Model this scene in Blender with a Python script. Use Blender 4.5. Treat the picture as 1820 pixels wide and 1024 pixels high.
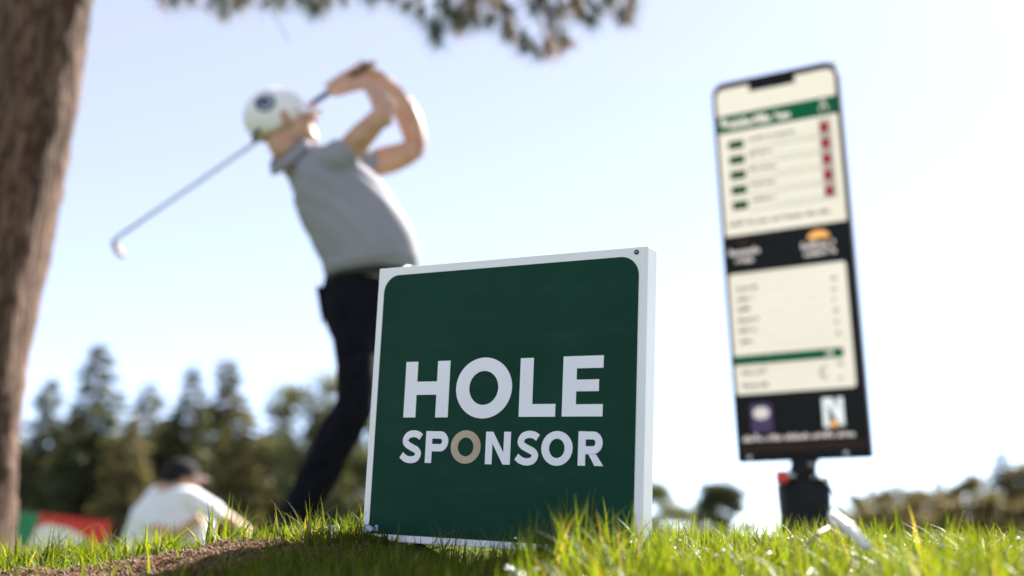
import bpy, bmesh, math, random
import numpy as np
from mathutils import Vector, Matrix, Quaternion

for o in list(bpy.data.objects):
    bpy.data.objects.remove(o)
S = bpy.context.scene
COL = S.collection
random.seed(7)
RNG = np.random.default_rng(11)

# ------------------------------------------------------------------ camera
F = 2000.0                                   # focal length in photograph pixels (1820 wide)
CAMZ = 0.30
PITCH = math.atan((960 - 512) / F)
cam_data = bpy.data.cameras.new('camera')
cam = bpy.data.objects.new('camera', cam_data)
COL.objects.link(cam)
cam.location = (0, 0, CAMZ)
cam.rotation_euler = (math.radians(90) + PITCH, 0, 0)
cam_data.sensor_width = 36
cam_data.lens = 36 * F / 1820
cam_data.clip_start = 0.02
cam_data.clip_end = 3000
cam_data.dof.use_dof = True
cam_data.dof.focus_distance = 1.58
cam_data.dof.aperture_fstop = 1.95
cam_data.dof.aperture_blades = 0
S.camera = cam

# ------------------------------------------------------------------ sky and sun
SUN_AZ = math.radians(35)                    # to the right of straight ahead, behind the subject
SUN_EL = math.radians(38)
world = bpy.data.worlds.new('World')
S.world = world
world.use_nodes = True
wn = world.node_tree
for n in list(wn.nodes):
    wn.nodes.remove(n)
wo = wn.nodes.new('ShaderNodeOutputWorld')
wb = wn.nodes.new('ShaderNodeBackground')
ws = wn.nodes.new('ShaderNodeTexSky')
ws.sky_type = 'NISHITA'
ws.sun_disc = False
ws.sun_elevation = SUN_EL
ws.sun_rotation = SUN_AZ
ws.air_density = 0.4
ws.dust_density = 0.1
ws.ozone_density = 1.0
wb.inputs['Strength'].default_value = 0.06
veil = wn.nodes.new('ShaderNodeMix')               # even veil of thin high cloud over the whole sky
veil.data_type = 'RGBA'
veil.blend_type = 'ADD'
veil.inputs['Factor'].default_value = 1.0
veil.inputs['B'].default_value = (1.78, 1.6, 1.2, 1)
wn.links.new(ws.outputs['Color'], veil.inputs['A'])
wn.links.new(veil.outputs['Result'], wb.inputs['Color'])
wn.links.new(wb.outputs['Background'], wo.inputs['Surface'])

sun_dir = Vector((math.sin(SUN_AZ) * math.cos(SUN_EL), math.cos(SUN_AZ) * math.cos(SUN_EL), math.sin(SUN_EL)))
sl = bpy.data.lights.new('sun', 'SUN')
sl.energy = 5.0
sl.angle = math.radians(0.5)
sl.color = (1.0, 0.95, 0.87)
sun = bpy.data.objects.new('sun', sl)
COL.objects.link(sun)
sun.location = sun_dir * 50
sun.rotation_euler = sun_dir.to_track_quat('Z', 'Y').to_euler()

vs = S.view_settings
vs.view_transform = 'Standard'
vs.look = 'None'
vs.exposure = 2.16
vs.gamma = 1.0
S.cycles.use_denoising = True
S.cycles.max_bounces = 8
S.cycles.transparent_max_bounces = 8
S.cycles.sample_clamp_indirect = 8.0

# ------------------------------------------------------------------ helpers
def tag(o, label=None, cat=None, group=None, kind=None):
    if label: o['label'] = label
    if cat: o['category'] = cat
    if group: o['group'] = group
    if kind: o['kind'] = kind
    return o

def empty(name, loc=(0, 0, 0)):
    o = bpy.data.objects.new(name, None)
    o.empty_display_size = 0.1
    COL.objects.link(o)
    o.location = loc
    return o

def link(name, me, mats=None, parent=None, local=False):
    """link a mesh whose coordinates are world coordinates (or the parent's own when local)"""
    o = bpy.data.objects.new(name, me)
    COL.objects.link(o)
    if mats is not None and not me.materials:
        for m in (mats if isinstance(mats, (list, tuple)) else [mats]):
            me.materials.append(m)
    if parent is not None:
        o.parent = parent
        if not local:
            o.matrix_parent_inverse = MW(parent).inverted()
    return o

def MW(o):
    m = o.matrix_basis
    if o.parent is not None:
        m = MW(o.parent) @ o.matrix_parent_inverse @ m
    return m

def copy_tree(o, parent=None):
    c = o.copy()
    COL.objects.link(c)
    c.parent = parent
    for ch in list(o.children):
        copy_tree(ch, c)
    return c

def mesh(name, verts, faces, smooth=False):
    me = bpy.data.meshes.new(name)
    me.from_pydata([tuple(v) for v in verts], [], [tuple(f) for f in faces])
    me.update()
    if smooth:
        me.shade_smooth()
    return me

def fast_mesh(name, verts, tris):
    """verts (n,3), tris (m,3) as numpy arrays"""
    me = bpy.data.meshes.new(name)
    n, m = len(verts), len(tris)
    me.vertices.add(n)
    me.vertices.foreach_set('co', np.ascontiguousarray(verts, dtype=np.float32).ravel())
    me.loops.add(m * 3)
    me.loops.foreach_set('vertex_index', np.ascontiguousarray(tris, dtype=np.int32).ravel())
    me.polygons.add(m)
    me.polygons.foreach_set('loop_start', np.arange(0, m * 3, 3, dtype=np.int32))
    me.update(calc_edges=True)
    return me

def add_color(me, name, cols):
    a = me.color_attributes.new(name, 'FLOAT_COLOR', 'POINT')
    a.data.foreach_set('color', np.ascontiguousarray(cols, dtype=np.float32).ravel())

def ray(u, v):
    x = (u - 910) / F
    y = (512 - v) / F
    return np.array([x, math.cos(PITCH) - y * math.sin(PITCH), math.sin(PITCH) + y * math.cos(PITCH)])

def P(u, v, Y):
    """the point at distance Y ahead of the camera that stands at this place of the view"""
    d = ray(u, v)
    return np.array([0, 0, CAMZ]) + d * (Y / d[1])

def nrm(v):
    v = np.asarray(v, float)
    return v / max(np.linalg.norm(v), 1e-9)

def box_vf(x0, x1, y0, y1, z0, z1):
    v = [(x0, y0, z0), (x1, y0, z0), (x1, y1, z0), (x0, y1, z0), (x0, y0, z1), (x1, y0, z1), (x1, y1, z1), (x0, y1, z1)]
    f = [(0, 3, 2, 1), (4, 5, 6, 7), (0, 1, 5, 4), (1, 2, 6, 5), (2, 3, 7, 6), (3, 0, 4, 7)]
    return v, f

def bevel_box(name, x0, x1, y0, y1, z0, z1, bev=0.003, seg=2):
    me = bpy.data.meshes.new(name)
    bm = bmesh.new()
    v, f = box_vf(x0, x1, y0, y1, z0, z1)
    vs_ = [bm.verts.new(p) for p in v]
    for q in f:
        bm.faces.new([vs_[i] for i in q])
    bmesh.ops.recalc_face_normals(bm, faces=bm.faces)
    bmesh.ops.bevel(bm, geom=list(bm.edges), offset=bev, segments=seg, affect='EDGES', profile=0.5)
    bm.to_mesh(me)
    bm.free()
    return me

def prism_xz(name, polys, y0, y1):
    """flat polygons given in x,z (front at y0) made into thin solids reaching back to y1"""
    me = bpy.data.meshes.new(name)
    bm = bmesh.new()
    cache = {}
    def vv(p):
        k = (round(p[0], 6), round(p[1], 6))
        if k not in cache:
            cache[k] = bm.verts.new((p[0], y0, p[1]))
        return cache[k]
    for poly in polys:
        q = []
        for p in poly:
            w = vv(p)
            if not q or q[-1] is not w:
                q.append(w)
        if q[0] is q[-1]:
            q.pop()
        try:
            bm.faces.new(q)
        except ValueError:
            pass
    fs = list(bm.faces)
    r = bmesh.ops.extrude_face_region(bm, geom=fs)
    for g in r['geom']:
        if isinstance(g, bmesh.types.BMVert):
            g.co.y = y1
    bmesh.ops.recalc_face_normals(bm, faces=bm.faces)
    bmesh.ops.triangulate(bm, faces=[f for f in bm.faces if len(f.verts) > 4])
    bm.to_mesh(me)
    bm.free()
    return me

def round_rect(x0, x1, z0, z1, r, n=8):
    if not isinstance(r, (list, tuple)):
        r = [r] * 4                                 # bl, br, tr, tl
    pts = []
    for (cx, cz, a0, rr) in ((x0 + r[0], z0 + r[0], 180, r[0]), (x1 - r[1], z0 + r[1], 270, r[1]),
                             (x1 - r[2], z1 - r[2], 0, r[2]), (x0 + r[3], z1 - r[3], 90, r[3])):
        for k in range(n + 1):
            a = math.radians(a0 + 90 * k / n)
            pts.append((cx + rr * math.cos(a), cz + rr * math.sin(a)))
    return pts

def tube_vf(pts, radii, n=8, cap=True):
    pts = [np.asarray(p, float) for p in pts]
    V, Fc = [], []
    ref = None
    for i, p in enumerate(pts):
        t = nrm(pts[min(i + 1, len(pts) - 1)] - pts[max(i - 1, 0)])
        if ref is None:
            a = np.array([0, 0, 1.0]) if abs(t[2]) < 0.9 else np.array([1.0, 0, 0])
            ref = nrm(np.cross(t, a))
        ref = nrm(ref - t * np.dot(ref, t))
        b = np.cross(t, ref)
        for k in range(n):
            an = 2 * math.pi * k / n
            V.append(p + radii[i] * (math.cos(an) * ref + math.sin(an) * b))
    for i in range(len(pts) - 1):
        for k in range(n):
            Fc.append((i * n + k, i * n + (k + 1) % n, (i + 1) * n + (k + 1) % n, (i + 1) * n + k))
    if cap:
        Fc.append(tuple(range(n - 1, -1, -1)))
        m = (len(pts) - 1) * n
        Fc.append(tuple(range(m, m + n)))
    return V, Fc

def join_vf(parts):
    V, Fc = [], []
    for v, f in parts:
        b = len(V)
        V += [tuple(p) for p in v]
        Fc += [tuple(i + b for i in q) for q in f]
    return V, Fc

def mat(name, color=(0.5, 0.5, 0.5), rough=0.6, metal=0.0, spec=0.5, **kw):
    m = bpy.data.materials.new(name)
    m.use_nodes = True
    b = m.node_tree.nodes['Principled BSDF']
    b.inputs['Base Color'].default_value = (*color, 1)
    b.inputs['Roughness'].default_value = rough
    b.inputs['Metallic'].default_value = metal
    b.inputs['Specular IOR Level'].default_value = spec
    for k, v in kw.items():
        b.inputs[k].default_value = v
    return m

def noisy(m, scale=20, c0=None, c1=None, bump=0.0, bscale=None, detail=4, dist=0.01, coords='Object', lo=0.35, hi=0.65):
    nt = m.node_tree
    b = nt.nodes['Principled BSDF']
    tc = nt.nodes.new('ShaderNodeTexCoord')
    if c0 is not None:
        n = nt.nodes.new('ShaderNodeTexNoise')
        n.inputs['Scale'].default_value = scale
        n.inputs['Detail'].default_value = detail
        nt.links.new(tc.outputs[coords], n.inputs['Vector'])
        r = nt.nodes.new('ShaderNodeValToRGB')
        r.color_ramp.elements[0].position = lo
        r.color_ramp.elements[1].position = hi
        r.color_ramp.elements[0].color = (*c0, 1)
        r.color_ramp.elements[1].color = (*c1, 1)
        nt.links.new(n.outputs['Fac'], r.inputs['Fac'])
        nt.links.new(r.outputs['Color'], b.inputs['Base Color'])
    if bump:
        n2 = nt.nodes.new('ShaderNodeTexNoise')
        n2.inputs['Scale'].default_value = bscale or scale * 3
        n2.inputs['Detail'].default_value = 5
        nt.links.new(tc.outputs[coords], n2.inputs['Vector'])
        bp = nt.nodes.new('ShaderNodeBump')
        bp.inputs['Strength'].default_value = bump
        bp.inputs['Distance'].default_value = dist
        nt.links.new(n2.outputs['Fac'], bp.inputs['Height'])
        nt.links.new(bp.outputs['Normal'], b.inputs['Normal'])
    return m

def leaf_mat(name, attr=None, color=(0.06, 0.1, 0.02), trans=0.45, tcol=None, rough=0.45, spec=0.4, gain=(1.6, 1.5, 0.8)):
    """thin leaf: reflecting surface mixed with light let through from behind"""
    m = bpy.data.materials.new(name)
    m.use_nodes = True
    nt = m.node_tree
    b = nt.nodes['Principled BSDF']
    out = nt.nodes['Material Output']
    b.inputs['Roughness'].default_value = rough
    b.inputs['Specular IOR Level'].default_value = spec
    tr = nt.nodes.new('ShaderNodeBsdfTranslucent')
    mx = nt.nodes.new('ShaderNodeMixShader')
    mx.inputs['Fac'].default_value = trans
    if attr:
        a = nt.nodes.new('ShaderNodeVertexColor')
        a.layer_name = attr
        nt.links.new(a.outputs['Color'], b.inputs['Base Color'])
        g = nt.nodes.new('ShaderNodeMix')
        g.data_type = 'RGBA'
        g.blend_type = 'MULTIPLY'
        g.inputs['Factor'].default_value = 1
        g.inputs['B'].default_value = (*gain, 1)
        nt.links.new(a.outputs['Color'], g.inputs['A'])
        nt.links.new(g.outputs['Result'], tr.inputs['Color'])
    else:
        b.inputs['Base Color'].default_value = (*color, 1)
        tr.inputs['Color'].default_value = (*(tcol or [min(1, c * k) for c, k in zip(color, gain)]), 1)
    nt.links.new(b.outputs['BSDF'], mx.inputs[1])
    nt.links.new(tr.outputs['BSDF'], mx.inputs[2])
    nt.links.new(mx.outputs['Shader'], out.inputs['Surface'])
    return m

# ------------------------------------------------------------------ materials
M = {}
M['sign_white'] = noisy(mat('sign_white', (0.8, 0.8, 0.8), 0.35), 9, (0.86, 0.83, 0.86), (0.9, 0.87, 0.9), 0.06, 300, dist=0.0006)
M['letter_white'] = noisy(mat('letter_white', (0.78, 0.78, 0.8), 0.4), 14, (0.88, 0.84, 0.91), (0.92, 0.88, 0.95))
M['letter_tan'] = noisy(mat('letter_tan', (0.5, 0.38, 0.25), 0.4), 10, (0.44, 0.32, 0.22), (0.55, 0.42, 0.3))
M['steel'] = mat('steel', (0.5, 0.5, 0.5), 0.25, 1.0)
M['dark_metal'] = mat('dark_metal', (0.05, 0.05, 0.055), 0.35, 0.8)

def green_vinyl():
    m = mat('green_vinyl', (0.012, 0.075, 0.05), 0.45, spec=0.1)
    nt = m.node_tree
    b = nt.nodes['Principled BSDF']
    tc = nt.nodes.new('ShaderNodeTexCoord')
    n = nt.nodes.new('ShaderNodeTexNoise')
    n.inputs['Scale'].default_value = 6
    n.inputs['Detail'].default_value = 6
    nt.links.new(tc.outputs['Object'], n.inputs['Vector'])
    r = nt.nodes.new('ShaderNodeValToRGB')
    r.color_ramp.elements[0].position = 0.3
    r.color_ramp.elements[1].position = 0.75
    r.color_ramp.elements[0].color = (0.003, 0.038, 0.023, 1)
    r.color_ramp.elements[1].color = (0.006, 0.052, 0.032, 1)
    nt.links.new(n.outputs['Fac'], r.inputs['Fac'])
    # a few dark specks of dirt stuck on the print
    vo = nt.nodes.new('ShaderNodeTexVoronoi')
    vo.inputs['Scale'].default_value = 22
    vo.inputs['Randomness'].default_value = 1
    nt.links.new(tc.outputs['Object'], vo.inputs['Vector'])
    lt = nt.nodes.new('ShaderNodeMath')
    lt.operation = 'LESS_THAN'
    lt.inputs[1].default_value = 0.035
    nt.links.new(vo.outputs['Distance'], lt.inputs[0])
    mx = nt.nodes.new('ShaderNodeMix')
    mx.data_type = 'RGBA'
    mx.inputs['B'].default_value = (0.004, 0.012, 0.01, 1)
    nt.links.new(lt.outputs[0], mx.inputs['Factor'])
    nt.links.new(r.outputs['Color'], mx.inputs['A'])
    # faint rubbed streaks of dust
    mp = nt.nodes.new('ShaderNodeMapping')
    mp.inputs['Scale'].default_value = (5, 5, 22)
    mp.inputs['Rotation'].default_value = (0, .5, 0)
    nt.links.new(tc.outputs['Object'], mp.inputs['Vector'])
    ns = nt.nodes.new('ShaderNodeTexNoise')
    ns.inputs['Scale'].default_value = 1.6
    ns.inputs['Detail'].default_value = 9
    ns.inputs['Roughness'].default_value = .7
    nt.links.new(mp.outputs['Vector'], ns.inputs['Vector'])
    mr = nt.nodes.new('ShaderNodeMapRange')
    mr.inputs['From Min'].default_value = .5
    mr.inputs['From Max'].default_value = .8
    mr.inputs['To Max'].default_value = .09
    nt.links.new(ns.outputs['Fac'], mr.inputs['Value'])
    md = nt.nodes.new('ShaderNodeMix')
    md.data_type = 'RGBA'
    md.inputs['B'].default_value = (.13, .15, .12, 1)
    nt.links.new(mr.outputs['Result'], md.inputs['Factor'])
    nt.links.new(mx.outputs['Result'], md.inputs['A'])
    nt.links.new(md.outputs['Result'], b.inputs['Base Color'])
    n2 = nt.nodes.new('ShaderNodeTexNoise')
    n2.inputs['Scale'].default_value = 500
    nt.links.new(tc.outputs['Object'], n2.inputs['Vector'])
    bp = nt.nodes.new('ShaderNodeBump')
    bp.inputs['Strength'].default_value = 0.12
    bp.inputs['Distance'].default_value = 0.0005
    nt.links.new(n2.outputs['Fac'], bp.inputs['Height'])
    nt.links.new(bp.outputs['Normal'], b.inputs['Normal'])
    return m
M['green_vinyl'] = green_vinyl()

# ------------------------------------------------------------------ the ground
# where the sign stands (axes as columns, foot point)
SIGN_R = np.array([[0.86003, 0.5085, 0.04206], [-0.50757, 0.86104, -0.03127], [-0.05212, 0.00555, 0.99863]])
SIGN_T = np.array([-0.0282, 1.5877, 0.2885])
def smooth_noise(x, y, s=1.0, seed=0):
    r = np.random.default_rng(seed)
    z = np.zeros_like(x)
    for k in range(7):
        a = r.uniform(0, 6.283)
        f = s * r.uniform(0.5, 1.7)
        z = z + np.sin((x * math.cos(a) + y * math.sin(a)) * f * 6.283 + r.uniform(0, 6.283))
    return z / 7

YK = np.array([-30, -2, 0.0, 0.7, 1.05, 1.3, 1.55, 1.8, 2.2, 3.0, 4.2, 5.6, 7.5, 14, 40, 120, 400, 2500])
ZK = np.array([-.4, -.30, -.17, -.105, -.078, -.055, -.024, -.012, -.025, -.05, -.06, -.2, -.43, -.75, -1.0, -1.2, -1.4, -1.6])

def dirt_mask(x, y):
    """1 inside the bare thatch patch left of the sign"""
    cx, cy = -0.54, 1.47
    a = math.radians(30)
    dx, dy = x - cx, y - cy
    p = dx * math.cos(a) + dy * math.sin(a)
    q = -dx * math.sin(a) + dy * math.cos(a)
    r = np.sqrt((p / 0.30) ** 2 + (q / 0.20) ** 2) + 0.3 * smooth_noise(x, y, 5, 5) + 0.2 * smooth_noise(x, y, 16, 15)
    return np.clip((1.15 - r) / 0.3, 0, 1)

def ground(x, y):
    x = np.asarray(x, float)
    y = np.asarray(y, float)
    z = np.interp(y, YK, ZK)
    z = z + 0.032 * np.exp(-(((x + 0.23) / 0.12) ** 2 + ((y - 1.78) / 0.24) ** 2))      # crest by the sign's left edge
    near = np.exp(-(y / 3.2) ** 4)
    z = z - near * 0.036 * np.clip((-x - 0.40) / 0.3, 0, 1.6)
    z = z - near * 0.010 * np.clip((x - 0.1) / 0.3, 0, 1.2)
    z = z + 0.008 * smooth_noise(x, y, 2.2, 1) * np.clip(y, 0, 1.5) + 0.003 * smooth_noise(x, y, 8, 2)
    lx = (x - SIGN_T[0]) * SIGN_R[0, 0] + (y - SIGN_T[1]) * SIGN_R[1, 0]
    ly = (x - SIGN_T[0]) * SIGN_R[0, 1] + (y - SIGN_T[1]) * SIGN_R[1, 1]
    z = z - 0.026 * np.exp(-((lx + .05) / .14) ** 4 - ((ly + .10) / .13) ** 4)           # worn hollow before the sign
    d = dirt_mask(x, y)
    z = z + d * (0.010 * smooth_noise(x, y, 9, 3) + 0.006 * smooth_noise(x, y, 26, 4) + 0.003 * smooth_noise(x, y, 60, 6) + 0.008)
    z = z + np.clip((y - 60) / 300, 0, 1) * 1.2 * smooth_noise(x, y, 0.006, 9)
    return z + CAMZ

def gz(x, y):
    return float(ground(np.array([x]), np.array([y]))[0])

def spaced(lo, hi, fine_lo, fine_hi, step, growth=1.25):
    a = list(np.arange(fine_lo, fine_hi + 1e-6, step))
    s, p = step, fine_hi
    while p < hi:
        s *= growth
        p += s
        a.append(p)
    s, p = step, fine_lo
    while p > lo:
        s *= growth
        p -= s
        a.insert(0, p)
    return np.array(a)

gx = spaced(-1500, 1500, -1.15, 1.15, 0.011)
gy = spaced(-25, 2400, 0.6, 2.9, 0.011)
GX, GY = np.meshgrid(gx, gy)
GZ = ground(GX, GY)
gv = np.stack([GX.ravel(), GY.ravel(), GZ.ravel()], -1)
nx, ny = len(gx), len(gy)
ii = (np.arange(ny - 1)[:, None] * nx + np.arange(nx - 1)[None]).ravel()
gt = np.concatenate([np.stack([ii, ii + 1, ii + nx + 1], -1), np.stack([ii, ii + nx + 1, ii + nx], -1)])
gme = fast_mesh('ground', gv, gt)
dm = dirt_mask(gv[:, 0], gv[:, 1])
add_color(gme, 'dirt', np.stack([dm, dm, dm, np.ones_like(dm)], -1))
gme.shade_smooth()

def ground_mat():
    m = mat('ground_soil', (0.1, 0.07, 0.04), 1.0, spec=0.0)
    nt = m.node_tree
    b = nt.nodes['Principled BSDF']
    tc = nt.nodes.new('ShaderNodeTexCoord')
    def ramp(scale, c0, c1, detail=6):
        n = nt.nodes.new('ShaderNodeTexNoise')
        n.inputs['Scale'].default_value = scale
        n.inputs['Detail'].default_value = detail
        n.inputs['Roughness'].default_value = 0.7
        nt.links.new(tc.outputs['Object'], n.inputs['Vector'])
        r = nt.nodes.new('ShaderNodeValToRGB')
        r.color_ramp.elements[0].position = 0.35
        r.color_ramp.elements[1].position = 0.65
        r.color_ramp.elements[0].color = (*c0, 1)
        r.color_ramp.elements[1].color = (*c1, 1)
        nt.links.new(n.outputs['Fac'], r.inputs['Fac'])
        return n, r
    n1, lawn = ramp(60, (0.07, 0.1, 0.025), (0.13, 0.14, 0.05))
    n2, dirt = ramp(180, (0.055, 0.029, 0.018), (0.21, 0.125, 0.08))
    at = nt.nodes.new('ShaderNodeVertexColor')
    at.layer_name = 'dirt'
    mx = nt.nodes.new('ShaderNodeMix')
    mx.data_type = 'RGBA'
    nt.links.new(at.outputs['Color'], mx.inputs['Factor'])
    n3, patch = ramp(.35, (.62, .66, .6), (1.2, 1.12, 1.15), 8)
    lm = nt.nodes.new('ShaderNodeMix')
    lm.data_type = 'RGBA'
    lm.blend_type = 'MULTIPLY'
    lm.inputs['Factor'].default_value = 1
    nt.links.new(lawn.outputs['Color'], lm.inputs['A'])
    nt.links.new(patch.outputs['Color'], lm.inputs['B'])
    nt.links.new(lm.outputs['Result'], mx.inputs['A'])
    nt.links.new(dirt.outputs['Color'], mx.inputs['B'])
    nt.links.new(mx.outputs['Result'], b.inputs['Base Color'])
    bp = nt.nodes.new('ShaderNodeBump')
    bp.inputs['Strength'].default_value = 0.9
    bp.inputs['Distance'].default_value = 0.004
    nt.links.new(n2.outputs['Fac'], bp.inputs['Height'])
    nt.links.new(bp.outputs['Normal'], b.inputs['Normal'])
    return m
gobj = link('ground', gme, ground_mat())
tag(gobj, 'uneven lawn ground with a brown bare hump, running back to the trees', kind='structure')

# ------------------------------------------------------------------ the sponsor sign
def frame(R, t):
    m = Matrix.Identity(4)
    for i in range(3):
        for j in range(3):
            m[i][j] = float(R[i][j])
        m[i][3] = float(t[i])
    return m
sign = empty('sponsor_sign')
sign.matrix_basis = frame(SIGN_R, SIGN_T)
tag(sign, 'square green board with white frame reading HOLE SPONSOR, standing in the grass', 'sign')
link('frame_box', bevel_box('frame_box', -.225, .225, 0, .031, 0, .409, .0014, 2), M['sign_white'], sign, True)
mm = lambda pts: [(x / 1000, z / 1000) for x, z in pts]
link('green_face', prism_xz('green_face', [mm(round_rect(-213, 212.5, 10.5, 396.5, [7, 7, 27, 27], 10))], -.0006, .0012), M['green_vinyl'], sign, True)
for sx in (-.15, .15):
    v, f = tube_vf([(sx, .016, .01), (sx, .016, -.16), (sx, .016, -.2)], [.006, .006, .001], 8)
    link('ground_spike', mesh('ground_spike', v, f), M['steel'], sign, True)

def strip(pts, t, closed=False):
    """flat stroke of width t along a centre line, as quads"""
    pts = [np.array(p, float) for p in pts]
    n = len(pts)
    L, R = [], []
    for i in range(n):
        a = pts[i - 1] if (i or closed) else pts[0]
        b = pts[(i + 1) % n] if (i < n - 1 or closed) else pts[-1]
        d = nrm(b - a)
        q = np.array([-d[1], d[0]]) * t / 2
        L.append(tuple(pts[i] + q))
        R.append(tuple(pts[i] - q))
    out = []
    for i in range(n if closed else n - 1):
        j = (i + 1) % n
        out.append([L[i], L[j], R[j], R[i]])
    return out

def arc(cx, cz, rx, rz, a0, a1, n=24):
    return [(cx + rx * math.cos(math.radians(a0 + (a1 - a0) * k / n)), cz + rz * math.sin(math.radians(a0 + (a1 - a0) * k / n))) for k in range(n + 1)]

def ring(x0, x1, z0, z1, tx, tz, n=48):
    cx, cz = (x0 + x1) / 2, (z0 + z1) / 2
    o = arc(cx, cz, (x1 - x0) / 2, (z1 - z0) / 2, 0, 360, n)
    i = arc(cx, cz, (x1 - x0) / 2 - tx, (z1 - z0) / 2 - tz, 0, 360, n)
    o[-1], i[-1] = o[0], i[0]
    return [[o[k], o[k + 1], i[k + 1], i[k]] for k in range(n)]

S_PATH = [(.95, .80), (.80, .875), (.57, .90), (.34, .84), (.24, .69), (.32, .575), (.53, .485), (.76, .40), (.85, .285), (.75, .145), (.51, .10), (.27, .14), (.075, .245)]
def let_S(x0, x1, z0, z1, t):
    q = [np.array((x0 + a * (x1 - x0), z0 + b * (z1 - z0))) for a, b in S_PATH]
    pts = []
    for i in range(len(q) - 1):
        p0, p1, p2, p3 = q[max(i - 1, 0)], q[i], q[i + 1], q[min(i + 2, len(q) - 1)]
        for k in range(5):
            u = k / 5
            pts.append(0.5 * (2 * p1 + (p2 - p0) * u + (2 * p0 - 5 * p1 + 4 * p2 - p3) * u * u + (3 * p1 - p0 - 3 * p2 + p3) * u ** 3))
    pts.append(q[-1])
    return strip(pts, t)

def let_P(x0, x1, z0, z1, t, bot=0.36):
    zb = z0 + (z1 - z0) * bot
    r = (z1 - zb - t) / 2
    zc = (z1 + zb) / 2
    xr = x1 - t / 2 - r * 0.95
    path = [(x0 + t, zc + r), (xr, zc + r)] + arc(xr, zc, r * .95, r, 90, -90, 20)[1:-1] + [(xr, zc - r), (x0 + t, zc - r)]
    # square ends so that the bowl butts against the stem
    q = strip(path, t * .96)
    return [[(x0, z0), (x0 + t, z0), (x0 + t, z1), (x0, z1)]] + q, zb

def let_R(x0, x1, z0, z1, t):
    q, zb = let_P(x0, x1 - 1, z0, z1, t, 0.33)
    w = x1 - x0
    q.append([(x0 + .42 * w, zb - .005), (x0 + .72 * w, zb - .005), (x1 + .4, z0), (x0 + .67 * w, z0)])
    return q

def let_N(x0, x1, z0, z1, t):
    k = t * 1.05
    return [[(x0, z0), (x0 + t, z0), (x0 + t, z1 - (z1 - z0) * .36), (x1 - k, z0), (x1, z0), (x1, z1), (x1 - t, z1), (x1 - t, z0 + (z1 - z0) * .36), (x0 + k, z1), (x0, z1)]]

H_ = [[(-162, 180), (-140.5, 180), (-140.5, 213), (-105, 213), (-105, 180), (-83.3, 180), (-83.3, 262.3), (-105, 262.3), (-105, 232.5), (-140.5, 232.5), (-140.5, 262.3), (-162, 262.3)]]
L_ = [[(35.2, 180.5), (92.7, 180.5), (92.7, 198), (56.2, 198), (56.2, 262.4), (35.2, 262.4)]]
E_ = [[(103, 180.8), (164.4, 180.8), (164.4, 197.2), (124, 197.2), (124, 214.7), (158, 214.7), (158, 230.6), (124, 230.6), (124, 246), (164, 246), (164, 262.8), (103, 262.8)]]
letters = [(H_, 0), (ring(-71, 22.6, 178.3, 265.1, 22.4, 19.2, 64), 0), (L_, 0), (E_, 0),
           (let_S(-164.6, -125.9, 113.7, 160.9, 9.9), 0), (let_P(-119, -79.8, 114.4, 160.2, 11)[0], 0),
           (ring(-75.1, -24.6, 114.5, 161.6, 12, 10.3), 1), (let_N(-16.5, 24.1, 114.5, 159.8, 11), 0),
           (let_S(31.3, 69.2, 114.2, 161.1, 9.9), 0), (ring(73.2, 121.2, 114.5, 161.2, 12, 10.3), 0),
           (let_R(129.6, 167, 115.4, 161, 11), 0)]
for polys, tan in letters:
    o = link('letter', prism_xz('letter', [mm(p) for p in polys], -.0013, .0004), M['letter_tan'] if tan else M['letter_white'], sign, True)
    if tan:
        o['label'] = 'tan first letter O of the lower line'
v, f = tube_vf([(.2085, .001, .4015), (.2085, -.0012, .4015), (.2085, -.0016, .4015)], [.0034, .0034, .0026], 14)
sc_ = link('screw', mesh('screw', v, f), M['dark_metal'], sign, True)
link('slot', bevel_box('slot', .2072, .2098, -.0021, -.0015, .4009, .4021, .0002, 1), M['steel'], sc_, True)
sc_.children[0].matrix_parent_inverse = Matrix.Identity(4)

# ------------------------------------------------------------------ the upright scoreboard
SB_R = np.array([[0.87499, 0.48279, -0.03622], [-0.48409, 0.87362, -0.04954], [0.00773, 0.06088, 0.99812]])
SB_T = np.array([1.015, 3.9641, 0.5742])
M['sb_case'] = noisy(mat('sb_case', (0.012, 0.012, 0.014), 0.45, spec=.15), 30, (0.006, 0.006, 0.007), (0.011, 0.010, 0.011))
M['sb_edge'] = mat('sb_edge', (0.008, 0.01, 0.014), 0.7, spec=.1)
M['sb_cream'] = noisy(mat('sb_cream', (0.75, 0.68, 0.56), 0.5, **{'Emission Color': (1, .88, .74, 1), 'Emission Strength': 0.1}), 4, (0.74, 0.65, 0.53), (0.8, 0.72, 0.6))
M['sb_cream_row'] = mat('sb_cream_row', (0.80, 0.74, 0.60), 0.5, **{'Emission Color': (1, .92, .76, 1), 'Emission Strength': 0.07})
M['sb_green'] = mat('sb_green', (0.005, 0.15, 0.068), 0.5, spec=.1)
M['sb_green_dark'] = mat('sb_green_dark', (0.003, 0.075, 0.02), 0.5, spec=.1)
M['sb_red'] = mat('sb_red', (0.5, 0.006, 0.012), 0.5, spec=.1)
M['sb_grey'] = mat('sb_grey', (0.16, 0.14, 0.12), 0.6)
M['sb_pale'] = mat('sb_pale', (0.55, 0.48, 0.45), 0.5, **{'Emission Color': (1, .85, .8, 1), 'Emission Strength': 0.1})
M['sb_brown'] = mat('sb_brown', (0.04, 0.02, 0.015), 0.5, spec=.15)
M['sb_orange'] = mat('sb_orange', (0.7, 0.3, 0.06), 0.5, **{'Emission Color': (1, .5, .15, 1), 'Emission Strength': 0.15})
M['sb_purple'] = mat('sb_purple', (0.09, 0.04, 0.16), 0.5)
M['sb_white'] = mat('sb_white', (0.8, 0.8, 0.8), 0.5, **{'Emission Color': (1, 1, 1, 1), 'Emission Strength': 0.1})
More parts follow.
